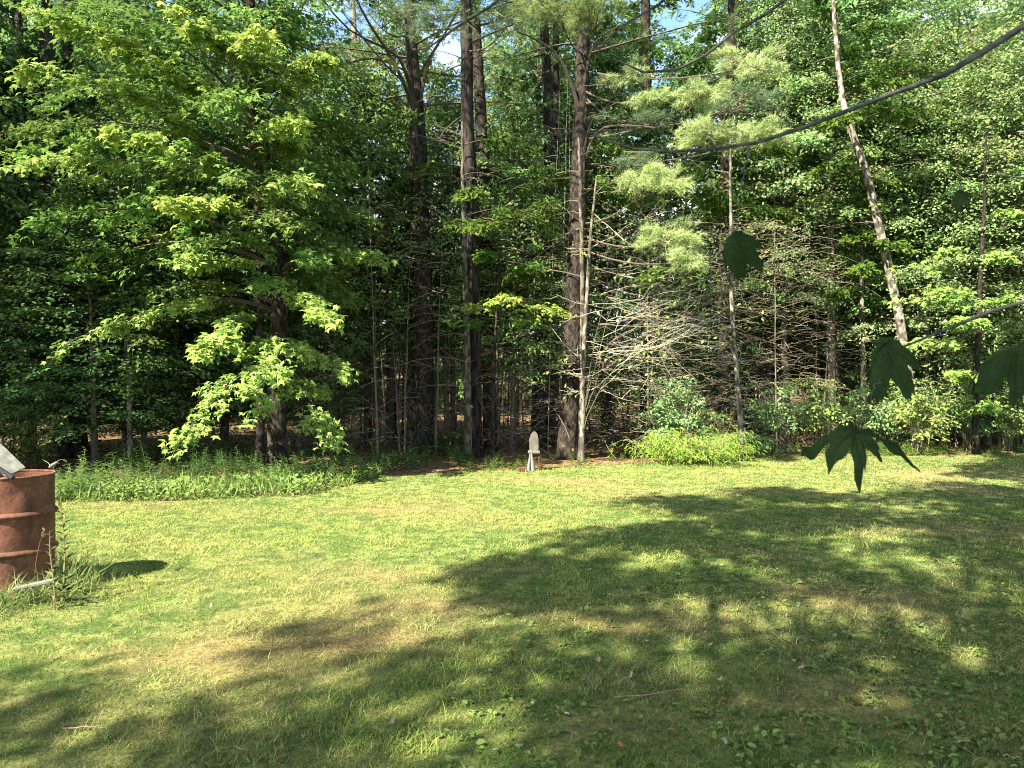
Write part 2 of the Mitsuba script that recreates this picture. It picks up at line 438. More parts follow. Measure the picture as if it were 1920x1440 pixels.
def simple_trunk(x, y, H, r, rng, lean=.03):
    z0 = gz(x, y) - .1
    z = np.linspace(z0, H, max(8, int(H * 1.5)))
    t = (z - z0) / (H - z0)
    l = rng.normal(0, lean, 2)
    q = np.stack([x + l[0] * t * H + np.cumsum(rng.normal(0, .012, len(z))), y + l[1] * t * H + np.cumsum(rng.normal(0, .012, len(z))), z, r * (1 - .85 * t) * (1 + .4 * np.exp(-(z - z0) / .25))], 1)
    return q


# ---------------------------------------------------------------- the sunlit maple at the left edge
def maple_extra(mb, tw, q, rng):
    hero = [  # tip (px, py, distance), start height, leaves, size
        ((5, 105, 10.6), 4.9, 330, .6), ((85, 25, 10.9), 5.6, 300, .6), ((330, 25, 10.6), 6.6, 260, .8), ((225, 250, 10.2), 4.4, 300, .75), ((210, 60, 10.8), 5.6, 240, .7), ((610, 110, 11.6), 6.2, 320, .6), ((480, 60, 10.4), 6.5, 320, .7),
        ((330, 380, 10.2), 4.0, 300, .7), ((70, 300, 10.9), 4.6, 200, .2), ((560, 230, 10.9), 5.2, 320, .5), ((560, 330, 10.9), 4.2, 260, .3), ((400, 640, 10.8), 2.6, 330, .25), ((610, 590, 11.2), 2.9, 330, .3), ((520, 690, 10.9), 2.2, 260, .2),
        ((345, 815, 11.2), 1.9, 240, .15), ((620, 820, 11.7), 1.8, 260, .15), ((470, 770, 11.2), 1.8, 220, .15), ((130, 640, 11.8), 2.9, 240, .1), ((330, 490, 11.2), 3.2, 260, .1), ((700, 480, 12.6), 3.6, 240, .15), ((640, 700, 12.0), 2.2, 160, .1)]
    for (px, py, d), h, n, yg in hero:
        s = trunk_at(q, h); e = at(px, py, d)
        t = np.linspace(0, 1, 9)[:, None]
        p = s + (e - s) * t + UP * (.35 * np.sin(np.pi * t ** .8)) * np.linalg.norm(e - s) * .35
        tw.add(*tube(p, np.linspace(.02, .004, 9), 5), (.07, .06, .05))
        bough_leaves(mb, tw, p, int(n * (1.8 if yg > .45 else 1.5)), MAPLE, .13, (.26, .40, .11), rng, 16 if yg > .45 else 13, .17 if yg > .45 else .27, yg, twig=True, t0=.3, ycol=(.42, .44, .09))


def build_maple():
    rng = np.random.default_rng(3)
    q = trunk_from_px([(520, 880, 38), (520, 700, 34), (527, 540, 30), (505, 380, 26), (480, 150, 20)], 13.3, 13, rng)
    decid('maple_tree', 'big bright-leaved maple at the left lawn edge with sunlit boughs drooping to the weeds', q, 3.3, 11.6, 2.75, 74, 440, STAR, .125, (.135, .25, .075), 4, skew=(math.pi, .42), fill=260, young=.35, twig=False, ntw=14, extra=maple_extra, mat='mat_bark', rise=.45, droop=.5)
    q2 = trunk_from_px([(487, 850, 16), (487, 600, 15), (482, 400, 12), (470, 200, 9)], 14.3, 10, rng)
    decid('young_maple', 'slender maple stem close behind the big bright maple at left', q2, 3.4, 10, 2.2, 30, 300, STAR, .12, (.06, .125, .024), 5)


build_maple()


# ---------------------------------------------------------------- pines and other main trunks in the middle
def pine_crown(mb, tw, q, z0, H, R, nb, rng, K=15, shoots=40, col=(.10, .17, .065), dead=None):
    for i in range(nb):
        k = (i + .5) / nb
        h = z0 + (H - z0) * k
        r = R * (1 - .75 * k) * rng.uniform(.7, 1.15)
        az = i * 2.4 + rng.uniform(-.4, .4)
        r *= 1.0 - .35 * math.sin(az)
        p = bough(trunk_at(q, h), az, r, .25, .12, 7, rng)
        tw.add(*tube(p, np.linspace(.03, .006, 7), 4), TW)
        t = rng.uniform(.3, 1, shoots)
        P = at_t(p, t) + rng.normal(0, 1, (shoots, 3)) * [.35, .35, .10]
        D = nrm(P - p[0] + UP * .9 + rng.normal(0, .4, (shoots, 3)))
        needles(mb, P, D, K, .17, .014, col, rng)
    if dead:
        for h in rng.uniform(dead[0], dead[1], int((dead[1] - dead[0]) / dead[2] * .8)):
            for _ in range(2):
                L = rng.uniform(.3, 1.7)
                p = bough(trunk_at(q, h + rng.uniform(-.2, .2)), rng.uniform(0, 6.28), L, .15, .35, 6, rng, .15)
                tw.add(*tube(p, np.linspace(.012, .003, 6), 3), (.10, .085, .07))
                for _ in range(3):
                    s = at_t(p, rng.uniform(.3, .9, 1))[0]
                    p2 = bough(s, rng.uniform(0, 6.28), L * .35, .1, .3, 4, rng, .15)
                    tw.add(*tube(p2, np.linspace(.005, .002, 4), 3), (.17, .145, .12))


def pads(mb, tw, q, rng, rows, start_dz=.35):
    for px, py, w, h, d, n, colr in rows:
        c = at(px, py, d); s = trunk_at(q, c[2] + rng.uniform(-.3, 1.0))
        t = np.linspace(0, 1, 8)[:, None]
        e = c + (c - s) * [.12, .12, 0]
        p = s + (e - s) * t - UP * (.22 * np.sin(np.pi * t)) * 1.0
        tw.add(*tube(p, np.linspace(.024, .006, 8), 5), (.10, .085, .07))
        ww, hh = w / F * d, h / F * d
        for _ in range(5):
            o = rng.normal(0, .25, 3) * [ww, ww * .6, hh * .5]
            p2 = np.array([at_t(p, np.array([.7]))[0], (at_t(p, np.array([.85]))[0] + c + o) / 2 - UP * .03, c + o - UP * hh * .3])
            tw.add(*tube(p2, [.012, .008, .004], 3), (.16, .14, .12))
        needle_pad(mb, tw, c, s, ww * 1.08, max(ww * .8, .5), hh * .95, int(n * 2.1), colr, rng)


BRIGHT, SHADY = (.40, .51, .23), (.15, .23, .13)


def build_pines():
    rng = np.random.default_rng(31)

    def pine(key, label, rows, d, top, z0, R, nb, dead, padrows=(), mat='mat_bark', limbs=()):
        q = trunk_from_px(rows, d, top, rng)
        thing(key, label, 'tree')
        put_trunk(key + '__trunk', q, rng, mat, 14)
        mb, tw = MB(), MB()
        pine_crown(mb, tw, q, z0, top, R, nb, rng, dead=dead)
        pads(mb, tw, q, rng, padrows)
        for z, pts, r in limbs:
            p = smooth_line(np.vstack([trunk_at(q, z)] + [at(*a) for a in pts]), 12)
            tw.add(*tube(p, np.linspace(r, r * .3, 12), 5), (.07, .058, .048))
        mb.put(key + '__crown', 'mat_needle')
        tw.put(key + '__branchwork', 'mat_twig'); labels[key + '__branchwork'] = {'kind': 'stuff'}
        return q

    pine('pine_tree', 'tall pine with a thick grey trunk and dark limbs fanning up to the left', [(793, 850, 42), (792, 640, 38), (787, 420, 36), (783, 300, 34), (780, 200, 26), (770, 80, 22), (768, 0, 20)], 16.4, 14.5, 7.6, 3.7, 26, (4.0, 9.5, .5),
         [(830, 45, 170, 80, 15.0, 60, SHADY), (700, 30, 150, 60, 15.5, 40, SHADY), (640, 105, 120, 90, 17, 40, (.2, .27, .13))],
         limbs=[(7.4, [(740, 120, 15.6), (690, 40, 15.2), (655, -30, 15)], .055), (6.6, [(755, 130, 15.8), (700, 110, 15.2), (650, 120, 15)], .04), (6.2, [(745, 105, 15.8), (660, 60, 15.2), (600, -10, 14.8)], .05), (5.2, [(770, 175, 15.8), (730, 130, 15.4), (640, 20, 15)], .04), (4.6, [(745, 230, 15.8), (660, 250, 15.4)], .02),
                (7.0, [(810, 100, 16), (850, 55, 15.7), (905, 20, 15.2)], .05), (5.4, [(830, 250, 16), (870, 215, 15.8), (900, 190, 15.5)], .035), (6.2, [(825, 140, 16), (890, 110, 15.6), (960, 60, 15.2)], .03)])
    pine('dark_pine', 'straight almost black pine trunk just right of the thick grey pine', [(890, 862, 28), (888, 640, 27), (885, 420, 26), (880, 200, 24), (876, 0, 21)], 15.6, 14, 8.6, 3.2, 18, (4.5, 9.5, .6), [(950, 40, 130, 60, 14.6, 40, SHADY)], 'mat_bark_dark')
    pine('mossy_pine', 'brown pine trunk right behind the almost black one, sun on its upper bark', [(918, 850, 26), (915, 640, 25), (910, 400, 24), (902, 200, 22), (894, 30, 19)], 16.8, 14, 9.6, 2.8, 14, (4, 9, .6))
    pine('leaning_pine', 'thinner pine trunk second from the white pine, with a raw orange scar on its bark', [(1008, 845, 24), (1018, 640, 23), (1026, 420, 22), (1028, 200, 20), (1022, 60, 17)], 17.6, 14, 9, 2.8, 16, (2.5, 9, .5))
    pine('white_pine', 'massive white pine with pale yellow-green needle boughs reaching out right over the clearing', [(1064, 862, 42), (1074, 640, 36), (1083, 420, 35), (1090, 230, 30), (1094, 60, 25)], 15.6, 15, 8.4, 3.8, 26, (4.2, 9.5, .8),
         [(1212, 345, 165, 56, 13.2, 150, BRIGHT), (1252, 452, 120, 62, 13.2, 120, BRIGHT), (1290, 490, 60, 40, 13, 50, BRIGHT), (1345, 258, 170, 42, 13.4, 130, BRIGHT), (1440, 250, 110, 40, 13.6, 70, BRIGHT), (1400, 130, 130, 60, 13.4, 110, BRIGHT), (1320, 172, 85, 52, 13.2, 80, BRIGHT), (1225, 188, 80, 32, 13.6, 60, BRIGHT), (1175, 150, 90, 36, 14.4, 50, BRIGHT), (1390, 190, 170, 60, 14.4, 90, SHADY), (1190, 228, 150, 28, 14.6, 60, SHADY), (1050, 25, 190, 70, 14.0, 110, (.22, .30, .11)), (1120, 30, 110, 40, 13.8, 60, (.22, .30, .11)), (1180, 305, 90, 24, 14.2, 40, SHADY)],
         limbs=[(5.6, [(1120, 215, 15), (1160, 190, 14.2)], .03), (5.2, [(1130, 240, 15), (1230, 240, 14.0), (1300, 262, 13.6)], .03), (7, [(1060, 130, 15.2), (1030, 90, 15), (970, 60, 14.6)], .05), (6.6, [(1110, 90, 15.2), (1140, 60, 15), (1180, 40, 15)], .04)])
    # plain trunks of broadleaf trees
    for key, label, rows, d, top, mat in [
        ('bare_trunk', 'slim pale grey trunk touching the right foot of the white pine', [(1088, 858, 11), (1092, 640, 10), (1090, 440, 8), (1085, 250, 5)], 15.2, 7, 'mat_bark_mid'),
        ('bare_trunk', 'thin grey trunk just left of the almost black pine', [(878, 862, 15), (879, 700, 13), (876, 500, 10), (872, 330, 7)], 15.2, 7, 'mat_bark_mid'),
        ('bare_trunk', 'pale patchy trunk close behind the left side of the thick grey pine', [(770, 810, 13), (771, 600, 12), (768, 400, 10), (762, 150, 8)], 19, 11, 'mat_bark_pale'),
        ('bare_trunk', 'dark trunk with sunlit patches hidden behind the thinner pine', [(1030, 835, 20), (1034, 500, 18), (1040, 150, 14)], 18.6, 14, 'mat_bark'),
        ('bare_trunk', 'slender crooked stem right of the pale shrub, bare up to the dark leaves', [(1391, 838, 10), (1383, 700, 9), (1376, 620, 8), (1372, 430, 6)], 15.6, 7, 'mat_bark_pale'),
        ('bare_trunk', 'upright dark trunk behind the pale shrub', [(1357, 820, 22), (1358, 600, 20), (1362, 380, 18), (1372, 120, 15)], 19.0, 14, 'mat_bark'),
        ('bare_trunk', 'dark upper trunk against the bright sky right of the white pine', [(1212, 800, 24), (1212, 400, 22), (1212, 200, 20), (1210, 0, 17)], 21.5, 17, 'mat_bark'),
        ('bare_trunk', 'leaning pale flaking trunk among the right-hand leaves', [(1725, 850, 18), (1690, 620, 17), (1676, 540, 16), (1645, 400, 15), (1626, 320, 14), (1598, 240, 12), (1580, 170, 10), (1570, 80, 8)], 17.2, 12.5, 'mat_bark_birch'),
        ('bare_trunk', 'upright reddish-grey trunk rising behind the leaning pale one', [(1648, 850, 26), (1646, 500, 22), (1642, 250, 20), (1640, 0, 16)], 20.4, 15, 'mat_bark_pale'),
        ('bare_trunk', 'pale trunk stub showing between leaves left of the leaning pale one', [(1562, 850, 14), (1558, 500, 13), (1555, 280, 12)], 19.0, 8, 'mat_bark_pale'),
        ('bare_trunk', 'short pale stem standing behind the hanging lower leaf at right', [(1622, 842, 12), (1620, 700, 10), (1618, 560, 8)], 18.2, 5.5, 'mat_bark_pale'),
        ('bare_trunk', 'broad dark trunk at far left, left one of a close pair', [(118, 850, 34), (112, 600, 32), (103, 420, 30), (95, 230, 26), (92, 100, 22)], 15.6, 15, 'mat_bark'),
        ('bare_trunk', 'dark trunk at far left, right one of a close pair', [(150, 850, 26), (146, 600, 26), (140, 430, 24), (136, 200, 20)], 16.8, 15, 'mat_bark'),
        ('bare_trunk', 'narrow dark trunk nearest the left border of the wood', [(48, 800, 20), (46, 500, 18), (42, 200, 16), (36, 60, 14)], 17.5, 14, 'mat_bark'),
        ('bare_trunk', 'thin grey stem in the left shade between the close pair and the big maple', [(245, 850, 9), (238, 700, 9), (225, 520, 7)], 14.0, 6.0, 'mat_bark_pale'),
        ('bare_trunk', 'straight trunk of medium width in the shade left of the thick grey pine', [(735, 810, 18), (733, 500, 16), (735, 350, 14), (736, 200, 12)], 20.5, 14, 'mat_bark'),
        ('bare_trunk', 'grey trunk with pale upper bark in the leafy gap above the maple boughs', [(690, 800, 16), (684, 500, 15), (678, 330, 14), (668, 150, 12)], 21, 15, 'mat_bark_pale'),
        ('bare_trunk', 'dark straight trunk against the sky at the top right of centre', [(1392, 800, 22), (1390, 400, 20), (1388, 100, 18), (1384, 0, 16)], 22.5, 18, 'mat_bark'),
    ]:
        k = key if key + '__trunk' not in scene else f"{key}_{sum(1 for s in scene if s.startswith(key) and s.endswith('__trunk')):03d}"
        q = trunk_from_px(rows, d, top, rng)
        thing(k, label, 'tree')
        put_trunk(k + '__trunk', q, rng, mat, 10)
        tw, mb = MB(), MB()
        for h in np.arange(1.5, q[-1, 2], .55):
            L = rng.uniform(.4, 1.5)
            p = bough(trunk_at(q, h), rng.uniform(0, 6.28), L, .3, .35, 6, rng, .12)
            tw.add(*tube(p, np.linspace(.010, .003, 6), 3), (.17, .145, .12))
        zt = q[-1, 2]
        for _ in range(6 if zt < 9 else 12):
            h = zt * rng.uniform(.5, 1)
            p = bough(trunk_at(q, h), rng.uniform(0, 6.28), rng.uniform(1, 2.2), .4, .45, 7, rng)
            tw.add(*tube(p, np.linspace(.014, .004, 7), 3), TW)
            bough_leaves(mb, tw, p, 330, OVAL, .14, (.065, .13, .028), rng, 10, .45, .3, twig=False)
        tw.put(k + '__branchwork', 'mat_twig'); labels[k + '__branchwork'] = {'kind': 'stuff'}
        mb.put(k + '__crown', 'mat_leaf')


build_pines()


# ---------------------------------------------------------------- leafy trees
def leafy(key, label, px, d, H, R, r, z0, nb, nl, shape, size, col, seed, **kw):
    rng = np.random.default_rng(seed + 1000)
    x = (px - 960) / F * d
    q = simple_trunk(x, d, H, r, rng)
    return decid(key, label, q, z0, H, R, nb, nl, shape, size, col, seed, **kw)


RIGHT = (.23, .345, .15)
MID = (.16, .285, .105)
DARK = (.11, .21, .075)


def leafy_kind(name, H, R, z0, nb, nl, fill, shape, size, col, seed, young, ycol=(.34, .38, .10)):
    rng = np.random.default_rng(seed)
    mb, tw, tr = MB(), MB(), MB()
    q = simple_trunk(0, 0, H, .085, rng, .012)
    q[:, :2] -= q[0, :2]
    v, f = tube(q[:, :3], q[:, 3], 8)
    tr.add(v, f, (.12, .105, .09))
    decid('', None, q, z0, H, R, nb, nl, shape, size, col, seed, mb=mb, tw=tw, ntw=14, young=young, ycol=ycol, fill=fill, wid=.46)
    mb.put('tmp', 'mat_leaf'); tw.put('tmp2', 'mat_twig'); tr.put('tmp3', 'mat_twig', smooth=True)
    scene[name] = {'type': 'shapegroup', 'crown': scene.pop('tmp'), 'branchwork': scene.pop('tmp2'), 'trunk': scene.pop('tmp3')}
    KINDS[name] = (H, R)


KINDS = {}
for i in range(3):
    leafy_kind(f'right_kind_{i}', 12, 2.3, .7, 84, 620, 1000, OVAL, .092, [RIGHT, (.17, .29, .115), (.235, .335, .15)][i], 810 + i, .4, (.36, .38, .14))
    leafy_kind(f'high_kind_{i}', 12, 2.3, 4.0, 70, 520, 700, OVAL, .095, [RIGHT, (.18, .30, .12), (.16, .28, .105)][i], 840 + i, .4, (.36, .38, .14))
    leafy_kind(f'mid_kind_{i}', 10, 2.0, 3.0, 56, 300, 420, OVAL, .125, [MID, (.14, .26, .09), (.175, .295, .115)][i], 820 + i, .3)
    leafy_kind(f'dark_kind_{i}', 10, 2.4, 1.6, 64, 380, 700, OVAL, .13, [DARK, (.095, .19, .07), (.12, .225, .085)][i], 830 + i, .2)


def leafy(key, label, px, d, H, R, kind, seed):
    rng = np.random.default_rng(seed)
    x = (px - 960) / F * d
    H0, R0 = KINDS[kind]
    scene[key] = {'type': 'instance', 'group': {'type': 'ref', 'id': kind}, 'to_world': T4().translate([x, d, float(gz(x, d)) - .05]).rotate([0, 0, 1], rng.uniform(0, 360)).scale([R / R0, R / R0, H / H0])}
    thing(key, label, 'tree')
    labels[key + '__branchwork'] = {'kind': 'stuff'}


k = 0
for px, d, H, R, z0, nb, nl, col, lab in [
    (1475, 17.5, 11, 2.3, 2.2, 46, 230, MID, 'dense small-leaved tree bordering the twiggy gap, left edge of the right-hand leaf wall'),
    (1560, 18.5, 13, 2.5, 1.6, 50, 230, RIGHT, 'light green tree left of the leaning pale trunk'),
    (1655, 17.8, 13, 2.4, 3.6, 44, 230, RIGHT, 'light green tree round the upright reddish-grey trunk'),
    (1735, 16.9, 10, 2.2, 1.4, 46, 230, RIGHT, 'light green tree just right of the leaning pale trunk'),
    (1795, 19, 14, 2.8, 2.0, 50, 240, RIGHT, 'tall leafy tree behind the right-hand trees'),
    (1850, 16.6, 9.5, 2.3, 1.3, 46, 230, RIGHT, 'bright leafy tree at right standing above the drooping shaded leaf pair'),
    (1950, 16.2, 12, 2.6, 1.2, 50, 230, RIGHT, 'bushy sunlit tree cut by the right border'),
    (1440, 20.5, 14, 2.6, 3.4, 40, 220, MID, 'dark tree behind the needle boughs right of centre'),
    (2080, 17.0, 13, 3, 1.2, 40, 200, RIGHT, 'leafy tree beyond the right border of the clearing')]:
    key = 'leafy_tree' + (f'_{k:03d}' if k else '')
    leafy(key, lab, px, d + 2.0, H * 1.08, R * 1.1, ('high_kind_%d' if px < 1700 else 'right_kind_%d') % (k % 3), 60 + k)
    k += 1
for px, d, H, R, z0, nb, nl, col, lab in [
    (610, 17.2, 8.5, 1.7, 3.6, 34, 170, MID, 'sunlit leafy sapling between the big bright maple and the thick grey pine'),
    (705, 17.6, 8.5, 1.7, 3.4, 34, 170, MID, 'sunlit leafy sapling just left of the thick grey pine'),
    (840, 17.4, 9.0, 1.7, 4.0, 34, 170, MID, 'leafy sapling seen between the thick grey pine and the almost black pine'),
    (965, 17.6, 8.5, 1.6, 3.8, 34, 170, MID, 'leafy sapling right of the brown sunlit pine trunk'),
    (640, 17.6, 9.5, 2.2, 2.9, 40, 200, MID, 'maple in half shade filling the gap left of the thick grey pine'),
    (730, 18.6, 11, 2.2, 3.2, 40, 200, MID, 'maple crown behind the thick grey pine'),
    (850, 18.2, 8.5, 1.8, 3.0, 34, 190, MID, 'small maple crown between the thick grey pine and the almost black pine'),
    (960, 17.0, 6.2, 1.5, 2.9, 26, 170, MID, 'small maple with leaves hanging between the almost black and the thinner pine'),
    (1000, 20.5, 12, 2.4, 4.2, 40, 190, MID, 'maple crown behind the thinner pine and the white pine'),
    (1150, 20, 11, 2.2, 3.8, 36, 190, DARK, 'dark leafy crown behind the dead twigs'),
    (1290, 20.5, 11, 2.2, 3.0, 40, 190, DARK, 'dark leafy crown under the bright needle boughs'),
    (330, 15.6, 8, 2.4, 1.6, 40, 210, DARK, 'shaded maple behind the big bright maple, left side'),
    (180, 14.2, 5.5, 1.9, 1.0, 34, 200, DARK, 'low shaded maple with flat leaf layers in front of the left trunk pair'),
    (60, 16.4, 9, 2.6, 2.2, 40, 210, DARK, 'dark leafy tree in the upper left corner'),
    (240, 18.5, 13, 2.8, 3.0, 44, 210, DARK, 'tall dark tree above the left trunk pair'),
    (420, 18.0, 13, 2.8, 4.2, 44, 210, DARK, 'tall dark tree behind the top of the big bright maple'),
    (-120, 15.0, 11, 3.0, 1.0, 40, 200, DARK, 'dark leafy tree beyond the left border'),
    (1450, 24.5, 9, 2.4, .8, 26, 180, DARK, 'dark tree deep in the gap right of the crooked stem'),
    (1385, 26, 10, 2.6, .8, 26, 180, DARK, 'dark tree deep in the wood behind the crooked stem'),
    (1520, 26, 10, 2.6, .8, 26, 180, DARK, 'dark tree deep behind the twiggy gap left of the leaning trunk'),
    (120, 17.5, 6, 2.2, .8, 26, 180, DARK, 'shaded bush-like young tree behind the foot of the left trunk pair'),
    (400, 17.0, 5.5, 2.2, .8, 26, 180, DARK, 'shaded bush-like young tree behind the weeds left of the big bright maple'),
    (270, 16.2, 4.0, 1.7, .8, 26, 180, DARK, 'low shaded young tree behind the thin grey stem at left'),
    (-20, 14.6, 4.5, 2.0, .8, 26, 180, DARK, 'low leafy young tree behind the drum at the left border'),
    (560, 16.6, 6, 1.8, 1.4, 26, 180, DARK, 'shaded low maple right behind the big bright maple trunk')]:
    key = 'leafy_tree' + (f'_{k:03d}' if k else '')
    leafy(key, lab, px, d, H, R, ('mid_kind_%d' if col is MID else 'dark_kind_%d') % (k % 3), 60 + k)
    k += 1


# ---------------------------------------------------------------- trees deeper in the wood: one mass
def build_wood():
    rng = np.random.default_rng(77)
    # five kinds of tree, copied about
    kinds = []
    for i, (H, z0, R, nb, nl, col) in enumerate([(18, 5.0, 3.0, 64, 260, MID), (16, 4.0, 2.9, 64, 260, MID), (19, 6.5, 3.0, 56, 260, MID), (9, 1.0, 2.4, 50, 240, DARK), (5, .4, 2.2, 36, 200, DARK)]):
        mb, tw, tr = MB(), MB(), MB()
        z = np.linspace(-.3, H, 14)
        q = np.c_[np.cumsum(rng.normal(0, .05, 14)), np.cumsum(rng.normal(0, .05, 14)), z, (.16 if H > 10 else .06) * (1 - .85 * np.clip(z / H, 0, 1))]
        tr.add(*tube(q[:, :3], q[:, 3], 7), (.085, .072, .058))
        decid('', None, q, z0, H, R, nb, nl, OVAL, .21 if H > 8 else .16, col, 500 + i, mb=mb, tw=tr, ntw=10, young=.15, wid=.5)
        mb.put('tmp', 'mat_leaf'); tr.put('tmp2', 'mat_twig')
        scene[f'wood_kind_{i}'] = {'type': 'shapegroup', 'foliage': scene.pop('tmp'), 'trunk': scene.pop('tmp2')}
        kinds.append(H)
    n = 0
    for i in range(600):
        kind = rng.choice(5, p=[.20, .18, .18, .22, .22])
        y = rng.uniform(20, 52) if kinds[kind] > 10 else rng.uniform(25, 54)
        x = rng.uniform(-1.15, 1.15) * (y * .72 + 5)
        px = 960 + x / y * F
        if kinds[kind] < 10 and y < 31 and 600 < px < 1480:
            continue
        if kinds[kind] > 10 and y < 30 and 1240 < px < 1440 and rng.uniform() < .55:
            continue
        if kinds[kind] > 10 and (480 < px < 1500) and rng.uniform() < (.86 if 1225 < px < 1420 or 545 < px < 690 else .62):
            continue
        s = rng.uniform(.85, 1.12)
        n += 1
        scene[f'distant_wood__{n:03d}'] = {'type': 'instance', 'group': {'type': 'ref', 'id': f'wood_kind_{kind}'},
                                           'to_world': T4().translate([x, y, float(gz(x, y))]).rotate([0, 0, 1], rng.uniform(0, 360)).scale(s)}
        if n >= 225:
            break
    for i in range(60):
        a = rng.uniform(0, 6.2832); r = rng.uniform(25, 38)
        x, y = r * math.cos(a) * .9, r * math.sin(a) + 4
        if y > 19 or (x > -6 and y > 15) or -32 < x < -8 and y < 3 and r < 31:
            continue
        n += 1
        scene[f'distant_wood__{n:03d}'] = {'type': 'instance', 'group': {'type': 'ref', 'id': f'wood_kind_{rng.choice(3)}'},
                                           'to_world': T4().translate([x, y, 0]).rotate([0, 0, 1], rng.uniform(0, 360)).scale(rng.uniform(.9, 1.1))}
    thing('distant_wood', 'far trees deep in the wood merging into one mass', 'wood', kind='stuff')
    # thin trunks one can tell apart in the dark interior
    n = 0
    for i in range(110):
        d = 16.2 + 11 * rng.uniform(0, 1) ** 1.4; px = rng.uniform(560, 1260) if rng.uniform() < .78 else rng.uniform(0, 1560)
        x = (px - 960) / F * d
        H = rng.uniform(4, 9); r = rng.uniform(.012, .034)
        q = simple_trunk(x, d, H, r, rng, .035)
        key = 'thin_trunk' + (f'_{n:03d}' if n else ''); n += 1
        v, f = tube(q[:, :3], q[:, 3], 6)
        t2 = MB().add(v, f, np.array([.20, .18, .15]) * rng.uniform(.4, 1.3))
        for h in np.arange(.8, H, .5):
            p = bough(trunk_at(q, h + rng.uniform(-.2, .2)), rng.uniform(0, 6.28), rng.uniform(.3, 1.1), .2, .3, 5, rng, .15)
            t2.add(*tube(p, np.linspace(.006, .002, 5), 3), (.17, .15, .125))
        t2.put(key, 'mat_twig', smooth=True)
        thing(key, 'thin bare trunk standing in the dark interior of the wood', 'tree', 'thin trunks in the dark wood')
    # fine dead twigs and dry leaves filling the interior
    tb = MB()
    for i in range(8200):
        d = 15.6 + 10 * rng.uniform(0, 1) ** 1.7; px = rng.uniform(540, 1600) if rng.uniform() < .85 else rng.uniform(-30, 540)
        x = (px - 960) / F * d
        y = max(d, edge_y(x) + 1.2)
        z = gz(x, y) + rng.uniform(.2, 5.5) ** 1.0
        p = bough(np.array([x, y, z]), rng.uniform(0, 6.28), rng.uniform(.25, 1.2), rng.uniform(-.3, .5), .25, 5, rng, .22)
        tb.add(*tube(p, np.linspace(.005, .0022, 5), 3), np.array([.30, .26, .20]) * rng.uniform(.35, 1.3))
    tb.put('dead_twigs', 'mat_twig')
    thing('dead_twigs', 'tangle of dead grey twigs filling the dark interior of the wood', 'twigs', kind='stuff')
    ub = MB()
    n = 9000
    d = rng.uniform(14.5, 30, n); x = (rng.uniform(-60, 1980, n) - 960) / F * d
    y = np.maximum(d, edge_y(x) + rng.uniform(.4, 3, n)); z = gz(x, y) + rng.gamma(1.6, .35, n)
    ub.add(*leaves(np.stack([x, y, z], 1), UP + rng.normal(0, .5, (n, 3)), rng.normal(0, 1, (n, 3)), rng.uniform(.06, .13, n), OVAL, tint(rng, n, (.13, .12, .05), .4)))
    ub.put('woodland_undergrowth', 'mat_leaf')
    thing('woodland_undergrowth', 'sparse low brownish undergrowth on the shaded forest floor', 'undergrowth', kind='stuff')


build_wood()


# ---------------------------------------------------------------- the bare-twigged sapling in the middle
def build_sapling():
    rng = np.random.default_rng(43)
    q = trunk_from_px([(925, 865, 7), (928, 700, 6), (935, 560, 4), (940, 480, 3)], 15.0, 4.6, rng)
    thing('maple_sapling', 'thin maple sapling with yellow-green leaf sprays right of the almost black pine', 'tree')
    put_trunk('maple_sapling__trunk', q, rng, 'mat_bark', 7)
    mb, tw = MB(), MB()
    for px, py, d, n, c in [(890, 575, 14.3, 110, (.26, .36, .07)), (960, 560, 14.2, 150, (.26, .36, .07)), (1045, 580, 14.2, 170, (.26, .36, .07)), (1000, 600, 14.6, 120, (.16, .30, .06)), (860, 605, 14.6, 90, (.10, .24, .05)), (900, 480, 14.8, 140, (.10, .24, .06)), (1010, 500, 15, 120, (.10, .22, .05))]:
        s = trunk_at(q, EYE + (720 - py) / F * 15 - .25); e = at(px, py, d)
        t = np.linspace(0, 1, 7)[:, None]
        p = s + (e - s) * t + UP * .12 * np.sin(np.pi * t)
        tw.add(*tube(p, np.linspace(.008, .003, 7), 4), TW)
        bough_leaves(mb, tw, p, n, MAPLE, .115, c, rng, 7, .35, .4, t0=.3)
    mb.put('maple_sapling__crown', 'mat_leaf'); tw.put('maple_sapling__branchwork', 'mat_twig'); labels['maple_sapling__branchwork'] = {'kind': 'stuff'}


build_sapling()


